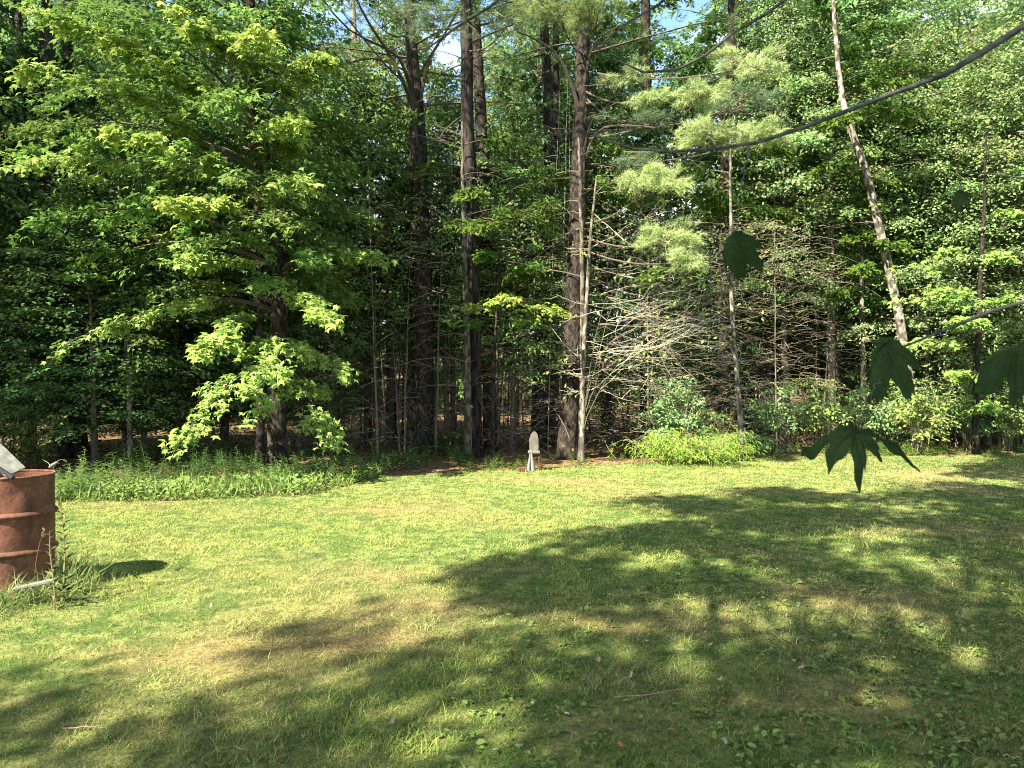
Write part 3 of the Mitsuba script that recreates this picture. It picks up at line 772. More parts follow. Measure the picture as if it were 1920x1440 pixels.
def build_right_maple():
    rng = np.random.default_rng(47)
    q = trunk_from_px([(1830, 850, 12), (1832, 700, 11), (1838, 520, 8), (1846, 380, 6)], 16.6, 7.2, rng)
    thing('maple_sapling_001', 'fresh green maple with large leaves among the small-leaved trees near the right border', 'tree')
    put_trunk('maple_sapling_001__trunk', q, rng, 'mat_bark', 7)
    mb, tw = MB(), MB()
    for px, py, d, n in [(1760, 545, 15.6, 230), (1700, 560, 15.9, 150), (1800, 600, 15.5, 200), (1885, 480, 15.4, 240), (1915, 560, 15.3, 200), (1720, 640, 15.8, 160), (1860, 760, 15.7, 220), (1790, 700, 15.6, 160), (1900, 700, 15.5, 180), (1900, 400, 15.6, 200), (1770, 470, 16, 160), (1690, 500, 16.2, 120)]:
        s = trunk_at(q, max(.4, EYE + (720 - py) / F * 16.6 - .35)); e = at(px, py, d)
        t = np.linspace(0, 1, 7)[:, None]
        p = s + (e - s) * t + UP * .16 * np.sin(np.pi * t)
        tw.add(*tube(p, np.linspace(.010, .003, 7), 4), TW)
        bough_leaves(mb, tw, p, n, MAPLE, .13, np.array([.23, .38, .10]) * rng.uniform(.75, 1.1), rng, 8, .42, .3, t0=.3)
    mb.put('maple_sapling_001__crown', 'mat_leaf'); tw.put('maple_sapling_001__branchwork', 'mat_twig'); labels['maple_sapling_001__branchwork'] = {'kind': 'stuff'}


build_right_maple()


def build_twiggy():
    rng = np.random.default_rng(41)
    tw, mb = MB(), MB()
    q = trunk_from_px([(1092, 850, 9), (1096, 690, 8), (1102, 560, 7), (1110, 430, 5), (1120, 330, 3)], 14.9, 6.0, rng)
    thing('twiggy_sapling', 'nearly leafless sapling spreading long pale arching twigs right of the white pine', 'tree')
    put_trunk('twiggy_sapling__trunk', q, rng, 'mat_bark_pale', 8)
    pale = np.array([.42, .40, .33])
    stems = [q]
    for px, py in [(1135, 560), (1170, 520), (1150, 640), (1215, 600)]:
        e = at(px, py, rng.uniform(14.3, 15.2)); s0 = trunk_at(q, .5)
        t = np.linspace(0, 1, 10)[:, None]
        p = s0 + (e - s0) * np.c_[t ** 1.2, t ** 1.2, t ** .8]
        p[1:] += rng.normal(0, .012, (9, 3)).cumsum(0)
        tw.add(*tube(p, np.linspace(.008, .004, 10), 5), pale * .3)
        stems.append(np.c_[p, np.linspace(.014, .006, 10)])

    def sprig(b, dv, l, r, c, depth):
        n = 9 if depth == 0 else 5
        t = np.linspace(0, 1, n)[:, None]
        sag = rng.uniform(-.05, .22) * l
        p = b + dv * l * t + UP * sag * (t ** 2 * 1.3 - t) + np.r_[np.zeros((1, 3)), rng.normal(0, .016 * l, (n - 1, 3)).cumsum(0)]
        tw.add(*tube(p, np.linspace(r, r * .4, n), 4 if depth == 0 else 3), c)
        if depth < 2:
            for j in range(rng.integers(2, 5) if depth == 0 else rng.integers(1, 3)):
                t1 = rng.uniform(.15, .95, 1)
                sprig(at_t(p, t1)[0], nrm(nrm(p[-1] - p[0]) * .9 + rng.normal(0, .48, 3)), l * rng.uniform(.25, .55), r * .55, c * rng.uniform(.85, 1.15), depth + 1)
        if rng.uniform() < .40:
            m = rng.integers(1, 4)
            mb.add(*leaves(p[-1] + rng.normal(0, .05, (m, 3)), UP * .6 + rng.normal(0, .5, (m, 3)) + [0, -.4, 0], rng.normal(0, .6, (m, 3)) - UP * .5, rng.uniform(.05, .11, m), OVAL4, tint(rng, m, (.25, .34, .10), .3)))

    for i in range(70):
        st = stems[rng.integers(0, len(stems))]
        k_ = rng.integers(int(len(st) * .35), len(st))
        b = st[k_, :3]
        az = rng.uniform(-.7, .7) + (0 if rng.uniform() < .8 else math.pi)
        el = rng.normal(.12, .33)
        dv = np.array([math.cos(az) * math.cos(el), math.sin(az) * math.cos(el), math.sin(el)])
        sprig(b, dv, rng.uniform(.6, 2.5) if az < 1 else rng.uniform(.3, .9), rng.uniform(.0045, .0075), pale * rng.uniform(.5, 1.25), 0)
    tw.put('twiggy_sapling__twigs', 'mat_twig'); labels['twiggy_sapling__twigs'] = {'kind': 'stuff'}
    mb.put('twiggy_sapling__crown', 'mat_leaf')


build_twiggy()


# ---------------------------------------------------------------- shrubs and weeds at the lawn edge
def shrub(key, label, px, d, w, h, nst, nl, shape, size, col, seed, cat='shrub', group=None, young=.3, lo=.1):
    rng = np.random.default_rng(seed)
    x0 = (px - 960) / F * d
    tw, mb = MB(), MB()
    for i in range(nst):
        a = rng.uniform(0, 6.28); r0 = rng.uniform(0, w * .18)
        s = np.array([x0 + r0 * math.cos(a), d + r0 * math.sin(a), 0]); s[2] = gz(s[0], s[1]) - .03
        L = h * rng.uniform(.6, 1.08)
        sp = rng.uniform(.1, 1) * w * .45
        t = np.linspace(0, 1, 7)[:, None]
        p = s + np.array([math.cos(a) * sp, math.sin(a) * sp, L]) * np.c_[t ** 1.5, t ** 1.5, t ** .85]
        p[1:] += rng.normal(0, .015, (6, 3)).cumsum(0)
        tw.add(*tube(p, np.linspace(.011, .003, 7), 4), (.22, .19, .13))
        for j in range(4):
            b = at_t(p, rng.uniform(.35, 1, 1))[0]
            q = bough(b, rng.uniform(0, 6.28), rng.uniform(.2, .42) * min(w, 1.6), .5, .6, 6, rng)
            bough_leaves(mb, tw, q, nl, shape, size, col, rng, 4, .45, young, t0=.1, twig=False)
            tw.add(*tube(q, np.linspace(.005, .002, 6), 3), (.22, .19, .13))
    thing(key, label, cat, group)
    tw.put(key + '__stems', 'mat_twig'); labels[key + '__stems'] = {'kind': 'stuff'}
    mb.put(key + '__foliage', 'mat_leaf')


GLAUC = (.21, .36, .16)
SH = (.26, .37, .12)
shrub('shrub', 'pale green rounded shrub behind the bright weed mound', 1265, 15.7, 1.35, 1.75, 18, 40, OVAL4, .085, GLAUC, 201)
shrub('shrub_001', 'thin reddish-leaved bush between the pale rounded shrub and the crooked stem', 1345, 16.2, .9, 1.2, 8, 20, OVAL4, .08, SH, 202)
for i, (px, d, w, h, lab) in enumerate([
        (1460, 17.2, 1.8, 1.8, 'first pale leafy bush right of the crooked stem, behind the rotting logs'), (1535, 17.6, 1.7, 1.7, 'loose yellowish bush behind the leftmost lobes of the hanging lower leaf'),
        (1640, 17.5, 1.8, 1.7, 'light green bush behind the hanging lower leaf'), (1722, 16.75, 1.7, 1.7, 'light green bush at the foot of the leaning pale trunk'),
        (1810, 17.7, 1.7, 1.6, 'small twiggy bush second from the right border'), (1890, 17.4, 1.8, 1.9, 'green bush nearest the right border of the lawn edge'), (1400, 16.7, .8, .5, 'low dark bush left of the rotting logs')]):
    shrub(f'shrub_{i + 2:03d}', lab, px, d, w, h, 16, 34, OVAL, .10, SH if i % 2 else GLAUC, 210 + i)
shrub('shrub_009', 'dark leafy bush behind the rusty drum at the left border', 15, 13, 1.3, 1.1, 12, 30, OVAL4, .09, (.07, .12, .035), 230)
shrub('fern_clump', 'bright yellow-green mound of weeds at the lawn edge right of centre', 1285, 15.0, 2.0, .66, 52, 26, LANCE, .12, (.28, .44, .09), 240, cat='weeds', young=.5)
shrub('fern_clump_001', 'small bright weeds right of the big bright weed mound', 1370, 15.6, .8, .38, 18, 20, LANCE, .10, (.22, .36, .07), 241, cat='weeds')


def weeds(key, label, xr, yoff, n, h, seed, col, size=.10, cat='weeds'):
    rng = np.random.default_rng(seed)
    mb = MB()
    x = rng.uniform(*xr, n * 2); y = edge_y(x) + rng.uniform(*yoff, n * 2)
    o = np.argsort(meshkit.fbm(np.stack([x * 1.4, y * 1.4, 0 * x], -1), 3, seed) + rng.normal(0, .05, n * 2))[-n:]
    x, y = x[o], y[o]
    for i in range(n):
        hh = h * rng.uniform(.3, 1.1) * (.55 + .7 * math.sin(x[i] * 3.1 + math.sin(x[i] * 7)) ** 2) * (1.35 if rng.uniform() < .12 else 1)
        b = np.array([x[i], y[i], gz(x[i], y[i])])
        l = rng.normal(0, .13, 2)
        t = np.linspace(0, 1, 5)[:, None]
        p = b + np.array([l[0] * hh, l[1] * hh, hh]) * np.c_[t ** 1.6, t ** 1.6, t]
        mb.add(*tube(p, np.linspace(.004, .002, 5), 3), (.12, .18, .05))
        m = int(16 * hh / h) + 6
        u = np.linspace(.12, 1, m); a = np.arange(m) * 2.4 + rng.uniform(0, 6)
        o = np.stack([np.cos(a), np.sin(a), 0 * a], 1)
        mb.add(*leaves(at_t(p, u), UP * .8 + o * -.3 + rng.normal(0, .2, (m, 3)), o + UP * .35 + rng.normal(0, .2, (m, 3)), size * (1.15 - .6 * u) * rng.uniform(.8, 1.2, m), LANCE, tint(rng, m, col, .25)))
    mb.put(key, 'mat_leaf')
    thing(key, label, cat, kind='stuff')


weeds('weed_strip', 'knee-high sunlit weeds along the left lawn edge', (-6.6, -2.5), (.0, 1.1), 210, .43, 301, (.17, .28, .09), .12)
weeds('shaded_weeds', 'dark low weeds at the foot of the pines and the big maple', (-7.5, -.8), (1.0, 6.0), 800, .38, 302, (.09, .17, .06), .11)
weeds('edge_weeds', 'low fresh weeds along the right lawn edge', (5.2, 14), (-.15, .8), 420, .26, 303, (.20, .31, .08), .09)
weeds('edge_weeds_001', 'thin tufts along the shaded lawn edge in the middle', (-.8, 2.6), (-.1, .9), 90, .2, 304, (.16, .22, .06), .08)
for kk in ('weed_strip', 'shaded_weeds'):
    pass


def build_lance_fill():
    # long grass and leafy ground cover in front of the left weeds
    rng = np.random.default_rng(310)
    mb = MB()
    n = 5200
    x = -7.5 + 5.2 * rng.uniform(0, 1, n) ** 1.3; y = edge_y(x) + rng.uniform(-.25, 1.6, n)
    z = gz(x, y)
    o = rng.normal(0, .5, (n, 3)); o[:, 2] = 1.0
    mb.add(*leaves(np.stack([x, y, z], 1), rng.normal(0, 1, (n, 3)), o, rng.uniform(.10, .30, n), _leaf([(0, 0, 0), (.03, .5, 0), (.12, 1, 0), (-.03, .5, 0)], [(0, 1, 2), (0, 2, 3)]), tint(rng, n, (.18, .27, .08), .35)))
    n = 3000
    x = -7.5 + 5.3 * rng.uniform(0, 1, n) ** 1.2; y = edge_y(x) + rng.uniform(-.3, .9, n)
    ok = meshkit.fbm(np.stack([x * 1.7, y * 1.7, 0 * x], -1), 3, 66) > .44
    x, y = x[ok], y[ok]; n = len(x)
    mb.add(*leaves(np.stack([x, y, gz(x, y) + rng.uniform(.02, .22, n)], 1), UP + rng.normal(0, .4, (n, 3)) + [0, -.3, 0], rng.normal(0, 1, (n, 3)), rng.uniform(.05, .10, n), OVAL, tint(rng, n, (.18, .28, .08), .3)))
    mb.put('ground_cover', 'mat_leaf')
    thing('ground_cover', 'leafy ground cover and long grass under the left weeds', 'ground cover', kind='stuff')


build_lance_fill()


# ---------------------------------------------------------------- trees behind and beside the camera that shade the lawn
def build_shade():
    rng = np.random.default_rng(90)
    sun_h = SUN[:2] / SUN[2]
    from shapely.geometry import Polygon, Point
    import shapely
    poly = Polygon([(-3.2, 3.2), (-2.75, 3.95), (-2.1, 4.45), (-1.35, 5.05), (-.9, 5.5), (-.35, 6.3), (.45, 7.3), (1.0, 8.5), (1.75, 10.2), (3.0, 11.2), (4.4, 11.4), (5.6, 11.0), (7.2, 12.2), (9.0, 14.6), (11, 16.5), (17, 17), (17, 2), (12, -3), (-4, -3), (-5.5, 1.5)])
    poly = poly.union(Polygon([(-2.9, 3.0), (-2.2, 3.0), (-2.0, 3.45), (-2.6, 3.6)]))
    shapely.prepare(poly)
    groups = [('shade_maple', 'leafy maple overhead behind the camera', (-4.6, -3.2), 12.5), ('shade_maple_001', 'second leafy maple behind the camera to the right', (4.8, -3.6), 12.5)]
    n = 4600
    x, y = rng.uniform(-6, 17, n), rng.uniform(-3, 17.5, n)
    dens = meshkit.fbm(np.stack([x * .75, y * 1.05, x * 0], -1), 3, 12)
    dens = dens + .08 * np.exp(-((x + 1.25) / .75) ** 2 - ((y - 4.25) / .45) ** 2) + .10 * np.exp(-((x - 1.0) / 1.2) ** 2 - ((y - 4.2) / .7) ** 2)
    inside = shapely.contains_xy(poly, x, y)
    dist = shapely.distance(poly.boundary, shapely.points(x, y))
    keep = inside & (rng.uniform(0, 1, n) < np.clip((dens - .345 - .045 * np.clip((1.2 - x) / 2.5, 0, 1)) * 6, 0, 1)) & (dist > .12)
    x, y = x[keep], y[keep]
    hole = np.zeros(len(x), bool)
    for hx, hy, ax, ay in [(1.78, 5.25, .7, .16), (-.35, 4.95, .45, .2), (3.5, 6.6, .5, .2), (3.5, 5.35, .35, .2), (1.75, 3.25, .22, .12), (-1.6, 3.95, .5, .1), (6.2, 12.6, 1.8, .3)]:
        hole |= ((x - hx) / (ax + .3)) ** 2 + ((y - hy) / (ay + .3)) ** 2 < 1
    x, y = x[~hole], y[~hole]
    h = rng.uniform(7.5, 12.5, len(x))
    C = np.stack([x + sun_h[0] * h, y + sun_h[1] * h, h], 1)
    vis = (C[:, 1] > 0) & (C[:, 2] < EYE + 1.2 + .62 * C[:, 1])
    C = C[~vis]
    own = (C[:, 0] > -.5 + rng.normal(0, 1.2, len(C))).astype(int)
    for g, (key, label, (tx, ty), H) in enumerate(groups):
        thing(key, label, 'tree')
        mb, tw = MB(), MB()
        q = simple_trunk(tx, ty, H, .24, rng, .01)
        put_trunk(key + '__trunk', q, rng, 'mat_bark_pale')
        cc = C[own == g]
        for c in cc:
            m = 60
            s = trunk_at(q, min(c[2] - 1.0, H - 1.2)) if rng.uniform() < .25 else None
            if s is not None:
                t = np.linspace(0, 1, 6)[:, None]
                tw.add(*tube(s + (c - s) * t + UP * (.4 * np.sin(np.pi * t)), np.linspace(.04, .006, 6), 4), TW)
            a, r = rng.uniform(0, 6.28, m), np.sqrt(rng.uniform(0, 1, m)) * rng.uniform(.3, .6)
            P = c + np.stack([r * np.cos(a), r * np.sin(a), rng.normal(0, .12, m)], 1)
            mb.add(*leaves(P, UP * .7 + rng.normal(0, .5, (m, 3)), rng.normal(0, 1, (m, 3)), rng.uniform(.16, .24, m), OVAL, tint(rng, m, (.08, .15, .03))))
        mb.put(key + '__crown', 'mat_leaf')
        tw.put(key + '__branchwork', 'mat_twig'); labels[key + '__branchwork'] = {'kind': 'stuff'}
    for i, (x, y, H, R) in enumerate([(-12.9, 9.6, 12, 3.0), (-11.7, 11.9, 17, 2.9), (-16.5, 5, 13, 3.0), (-12.5, 13.5, 14, 3.0)]):
        q = simple_trunk(x, y, H, .2, rng)
        decid('side_tree' + (f'_{i:03d}' if i else ''), ['leafy tree beyond the left border shading the wood', 'tallest leafy tree just beyond the left border', 'leafy tree far left of the drum', 'tall leafy tree left of the left trunk pair, out of sight'][i], q, 3, H, R, 60, 260, OVAL, .2, DARK, 700 + i)


build_shade()


# ---------------------------------------------------------------- near maple branch hanging into the frame from the right
def big_leaf(size, lobes, rng, droop=.9, fold=0.0, nr=8, nt=180, rag=.13):
    """a drooping lobed, toothed leaf: blade from the stalk end at the origin, +y the main lobe, z up; lobes = [(angle deg, length, half width deg, droop)]"""
    th = np.linspace(-np.pi, np.pi, nt, endpoint=False)
    R = np.full(nt, .26); dr_ = np.zeros(nt); wsum = np.full(nt, 1e-3)
    for a, l, w, dp in lobes:
        dlt = np.abs((th - math.radians(a) + np.pi) % (2 * np.pi) - np.pi) / math.radians(w)
        prof = l * np.clip(1 - dlt, 0, 1) ** .75
        R = np.maximum(R, prof)
        k = np.exp(-(dlt * 1.2) ** 2); dr_ += k * dp; wsum += k
    R = np.where(np.abs(th) > 2.75, R * .8, R)
    saw = (np.arange(nt) * .125) % 1
    lobe = np.zeros(nt)
    for a, l, w, dp in lobes:
        dlt = np.abs((th - math.radians(a) + np.pi) % (2 * np.pi) - np.pi)
        lobe = np.maximum(lobe, np.exp(-(dlt / .07) ** 2))
    R *= 1 + rag * ((saw - .5) * 1.1 + .9 * (meshkit.noise(np.stack([np.cos(th) * 5, np.sin(th) * 5, th * 0 + rng.uniform(0, 99)], -1)) - .5)) * (R > .3)
    dr_ /= wsum
    v, f = [(0, 0, 0)], []
    for i in range(1, nr + 1):
        u = (i / nr)
        r = R * u
        x, y = np.sin(th) * r, np.cos(th) * r
        z = -droop * dr_ * r ** 1.7 - fold * np.abs(x) + .30 * u * (meshkit.noise(np.stack([x * 4, y * 4, 0 * x + len(lobes)], -1)) - .5) + .02 * u * np.sin(th * 23) - .035 * lobe * (1 - .5 * u)
        k = 1 / np.sqrt(1 + (droop * dr_ * r * 1.1) ** 2)
        v += list(np.stack([x * k, y * k, z], 1))
        b0 = 1 + (i - 2) * nt; b1 = 1 + (i - 1) * nt
        for j in range(nt):
            jn = (j + 1) % nt
            if i == 1:
                f.append((0, b1 + jn, b1 + j))
            else:
                f += [(b0 + j, b1 + jn, b1 + j), (b0 + j, b0 + jn, b1 + jn)]
    return np.array(v) * size, np.array(f)


def orient(v, pos, fwd, up):
    y = nrm(np.array(fwd, float)); x = nrm(np.cross(y, np.array(up, float))); z = np.cross(x, y)
    return v[:, :1] * x + v[:, 1:2] * y + v[:, 2:] * z + pos


LOBES5 = [(0, 1.0, 50, 1.0), (46, .80, 50, 1.1), (-46, .80, 50, 1.1), (98, .52, 60, 1.0), (-98, .52, 60, 1.0)]


def build_overhang():
    rng = np.random.default_rng(51)
    thing('overhanging_maple', 'maple branch reaching in from the right with large dark drooping leaves close to the camera', 'tree')
    q = simple_trunk(4.6, .9, 9, .17, rng, .005)
    put_trunk('overhanging_maple__trunk', q, rng, 'mat_bark_pale')
    n = [0, 0]
    dark = (.055, .058, .050)

    def limb(rows, start=None):
        p = np.array([[*at(px, py, d), w / 2 / F * d] for px, py, d, w in rows])
        if start is not None:
            p = np.vstack([[*trunk_at(q, start[0]), start[1]], p])
        p = smooth_line(p, 40)
        p[1:-1, :3] += rng.normal(0, .0032, (38, 3))
        p[:, 3] *= .68
        p[:, 3] *= 1 + .13 * np.sin(np.arange(40) * 1.9) * rng.uniform(.3, 1, 40)
        v, f = tube(p[:, :3], p[:, 3], 8)
        mb = MB().add(v, f)
        for j in rng.integers(6, 38, 6):
            if p[j, 3] > .003:
                dv = nrm(np.array([-.6, rng.normal(0, .3), rng.choice([-.5, .7])]) + rng.normal(0, .25, 3))
                l = rng.uniform(.03, .12)
                p2 = p[j, :3] + dv * (l * np.linspace(0, 1, 5))[:, None] + rng.normal(0, .002, (5, 3))
                mb.add(*tube(p2, np.linspace(.0028, .0010, 5), 5))
        v, f = np.vstack(mb.v), np.vstack(mb.f)
        key = 'overhanging_maple__branch' + (f'_{n[0]:03d}' if n[0] else ''); n[0] += 1
        scene[key] = mikit.ply((v, f), 'mat_near_bark', smooth=True)

    scene['mat_near_bark'] = {'type': 'twosided', 'bsdf': bump(solid(bark_fn((.05, .055, .05), (.10, .11, .105), 60, 60), .8, .3), 150, 150, .002)}
    limb([(1990, 10, 1.75, 24), (1925, 45, 1.8, 21), (1860, 90, 1.85, 18), (1720, 160, 1.9, 15), (1600, 205, 2.0, 13), (1500, 240, 2.05, 12), (1400, 273, 2.1, 10), (1320, 283, 2.15, 9), (1210, 279, 2.2, 7), (1135, 263, 2.3, 6)], (3.0, .03))
    limb([(1135, 263, 2.3, 5), (1100, 247, 2.32, 4.5), (1080, 244, 2.34, 4), (1045, 256, 2.36, 4), (985, 258, 2.4, 3)])
    limb([(1405, 273, 2.1, 6), (1400, 300, 2.08, 5), (1390, 340, 2.05, 3.5), (1383, 400, 2.0, 3), (1378, 452, 1.95, 3)])
    limb([(1485, 238, 2.05, 5), (1465, 218, 2.06, 4), (1440, 205, 2.08, 3)])
    limb([(2010, 545, 1.55, 13), (1925, 563, 1.6, 11), (1850, 588, 1.62, 10), (1760, 622, 1.65, 8), (1690, 652, 1.65, 7)], (2.0, .02))
    limb([(1690, 652, 1.65, 6), (1660, 690, 1.62, 5), (1640, 725, 1.6, 4), (1620, 770, 1.58, 3.5), (1612, 812, 1.56, 3)])
    limb([(1555, -60, 2.9, 9), (1440, 25, 2.9, 9), (1377, 63, 2.9, 8), (1327, 103, 2.9, 8), (1262, 133, 2.9, 8), (1215, 137, 2.9, 7), (1173, 125, 2.9, 6), (1150, 110, 2.9, 4)], (4.6, .03))
    limb([(1300, -60, 3.2, 8), (1247, 0, 3.2, 7), (1200, 25, 3.2, 6), (1133, 78, 3.2, 4)], (5.4, .025))
    limb([(1010, -60, 2.6, 9), (940, 0, 2.6, 8), (870, 38, 2.6, 7), (820, 80, 2.6, 6), (790, 100, 2.6, 4)], (5.0, .02))
    limb([(1930, 335, 2.3, 5), (1860, 330, 2.3, 4), (1790, 325, 2.35, 3)], (3.0, .015))

    limb([(2010, 590, 1.55, 4), (1955, 615, 1.52, 3.2), (1905, 648, 1.5, 2.6)])
    limb([(1798, 326, 2.34, 2.6), (1801, 345, 2.32, 2.2), (1800, 365, 2.3, 2)])
    limb([(790, 100, 2.6, 3), (765, 98, 2.6, 2.4), (735, 112, 2.6, 2)])

    def leaf(pos, fwd, up, size, lobes=LOBES5, droop=.9, col=(.05, .10, .03), label=None, fold=.15):
        v, f = big_leaf(size, lobes, rng, droop, fold)
        key = 'overhanging_maple__leaf' + (f'_{n[1]:03d}' if n[1] else ''); n[1] += 1
        scene[key] = mikit.ply((orient(v, pos, fwd, up), f), 'mat_near_leaf' if col is not None else 'mat_near_leaf_pale', smooth=True)
        if label:
            labels[key] = {'label': label}

    def vein(c0, c1):
        return mikit.proc(lambda p, n_, uv: mikit.mix(c0, c1, mikit.fbm(p.x * 40, p.y * 40, p.z * 40, 2)))
    scene['mat_near_leaf'] = {'type': 'principledthin', 'base_color': vein((.028, .056, .022), (.05, .09, .036)), 'roughness': .33, 'diff_trans': .8, 'eta': 1.55}
    scene['mat_near_leaf_pale'] = {'type': 'principledthin', 'base_color': vein((.20, .21, .06), (.25, .26, .09)), 'roughness': .5, 'diff_trans': .8, 'eta': 1.4}
    # umbrella-like lowest leaf
    leaf(at(1602, 812, 1.55), (-.6, -.6, -.12), (.05, -.08, 1), .128, [(50, 1.0, 32, .6), (12, .9, 34, 1.0), (-30, .85, 32, 1.35), (-74, .62, 32, 1.2), (-130, 1.30, 30, .60)], .75, fold=.0, label='lowest hanging leaf with drooping pointed lobes like an umbrella')
    leaf(at(1660, 648, 1.62), (-.72, -.25, -.62), (-.62, -.35, .75), .118, LOBES5, .8, fold=.65)
    leaf(at(1672, 648, 1.66), (.25, .2, -1), (.9, -.4, .3), .085, LOBES5, .4, fold=.6)
    leaf(at(1378, 450, 1.95), (-.2, -.1, -1), (-.55, -.8, .15), .118, LOBES5, .85, fold=.6, label='single leaf hanging high from a thin twig')
    leaf(at(1905, 648, 1.5), (-.9, -.25, -.3), (-.3, -.55, .9), .118, LOBES5, .8, fold=.6)
    leaf(at(1925, 660, 1.52), (-.35, -.2, -1), (-.7, -.3, .5), .11, LOBES5, .6)
    leaf(at(735, 112, 2.6), (.6, .1, -.7), (.3, -.8, .4), .05, [(0, 1.0, 40, 1.0), (60, .5, 40, 1), (-60, .5, 40, 1)], .5, col=None, label='blurred yellowish leaf near the top left of centre')
    leaf(at(1800, 365, 2.3), (-.3, .2, -1), (-.6, -.4, .3), .06, LOBES5, .5)


build_overhang()


# ---------------------------------------------------------------- the rusty drum and what is round it
def rust(p, n, uv):
    f = mikit.fbm(p.x * 6, p.y * 6, p.z * 5, 3)
    g = mikit.fbm(p.x * 45, p.y * 45, p.z * 30, 3)
    s = mikit.fbm(p.x * 22, p.y * 22, p.z * 1.6, 2)
    c = mikit.mix((.105, .046, .030), (.155, .070, .046), mikit.smoothstep(.3, .7, f))
    c = mikit.mix(c, (.07, .032, .022), mikit.smoothstep(.48, .75, g) * .6)
    c = mikit.mix(c, (.045, .028, .022), mikit.smoothstep(.56, .66, mikit.fbm(p.x * 9 + 4, p.y * 9, p.z * 3, 3)) * .4)
    c = mikit.mix(c, (.26, .13, .08), mikit.smoothstep(.62, .72, mikit.fbm(p.x * 14 + 9, p.y * 14, p.z * 11, 3)) * .3)
    return c * (.6 + .8 * s)


scene['mat_rust'] = {'type': 'twosided', 'bsdf': bump(solid(mikit.proc(rust), .75, .3), 70, 60, .002)}
scene['mat_ash'] = solid(mikit.proc(lambda p, n, uv: mikit.mix((.10, .07, .055), (.30, .22, .18), mikit.fbm(p.x * 25, p.y * 25, p.z * 25, 3))), .95, .1)
scene['mat_board'] = solid(mikit.proc(lambda p, n, uv: mikit.mix((.17, .19, .17), (.27, .285, .26), mikit.fbm(p.x * 14, p.y * 60, p.z * 14, 3)) * (.6 + .6 * mikit.noise(p.x * 30, p.y * 30, p.z * 30))), .8, .2)
scene['mat_old_plank'] = solid(mikit.proc(lambda p, n, uv: mikit.mix((.10, .105, .085), (.20, .205, .17), mikit.fbm(p.x * 9, p.y * 70, p.z * 40, 3))), .85, .2)
scene['mat_char'] = solid(rgb(.018, .02, .03), .7, .3)
DRUM = np.array([-3.89, 5.75])


def lathe(profile, n=96):
    prof = np.array(profile, float)
    a = np.arange(n) * 2 * np.pi / n
    v = np.stack([prof[:, None, 0] * np.cos(a), prof[:, None, 0] * np.sin(a), np.repeat(prof[:, 1:], n, 1)], -1).reshape(-1, 3)
    i, j = np.meshgrid(np.arange(len(prof) - 1), np.arange(n), indexing='ij')
    q = np.stack([i * n + j, i * n + (j + 1) % n, (i + 1) * n + (j + 1) % n, (i + 1) * n + j], -1).reshape(-1, 4)
    return v, np.vstack([q[:, [0, 1, 2]], q[:, [0, 2, 3]]])


def dent(v):
    o = v.copy(); a = np.arctan2(v[:, 1], v[:, 0])
    k = 1 + .010 * np.sin(a * 3 + v[:, 2] * 5) + .007 * np.sin(a * 7 + 9 * v[:, 2]) - .05 * np.exp(-((a + .9) / .25) ** 2 - ((v[:, 2] - .74) / .09) ** 2) - .03 * np.exp(-((a + 1.6) / .2) ** 2 - ((v[:, 2] - .42) / .07) ** 2)
    o[:, :2] *= k[:, None]
    return o + [*DRUM, DRUM_Z]


def box(c, half, rot=None, bev=.004):
    m = trimesh.creation.box(2 * np.array(half))
    if bev:
        pts = []
        for s in np.array(np.meshgrid([-1, 1], [-1, 1], [-1, 1])).T.reshape(-1, 3):
            for k in range(3):
                q = s * (np.array(half) - bev); q[k] += s[k] * bev
                pts.append(q)
        m = trimesh.convex.convex_hull(np.array(pts))
    v = np.array(m.vertices)
    if rot is not None:
        v = v @ np.array(rot).T
    return v + c, np.array(m.faces)


def rotm(ax, deg):
    return trimesh.transformations.rotation_matrix(math.radians(deg), ax)[:3, :3]


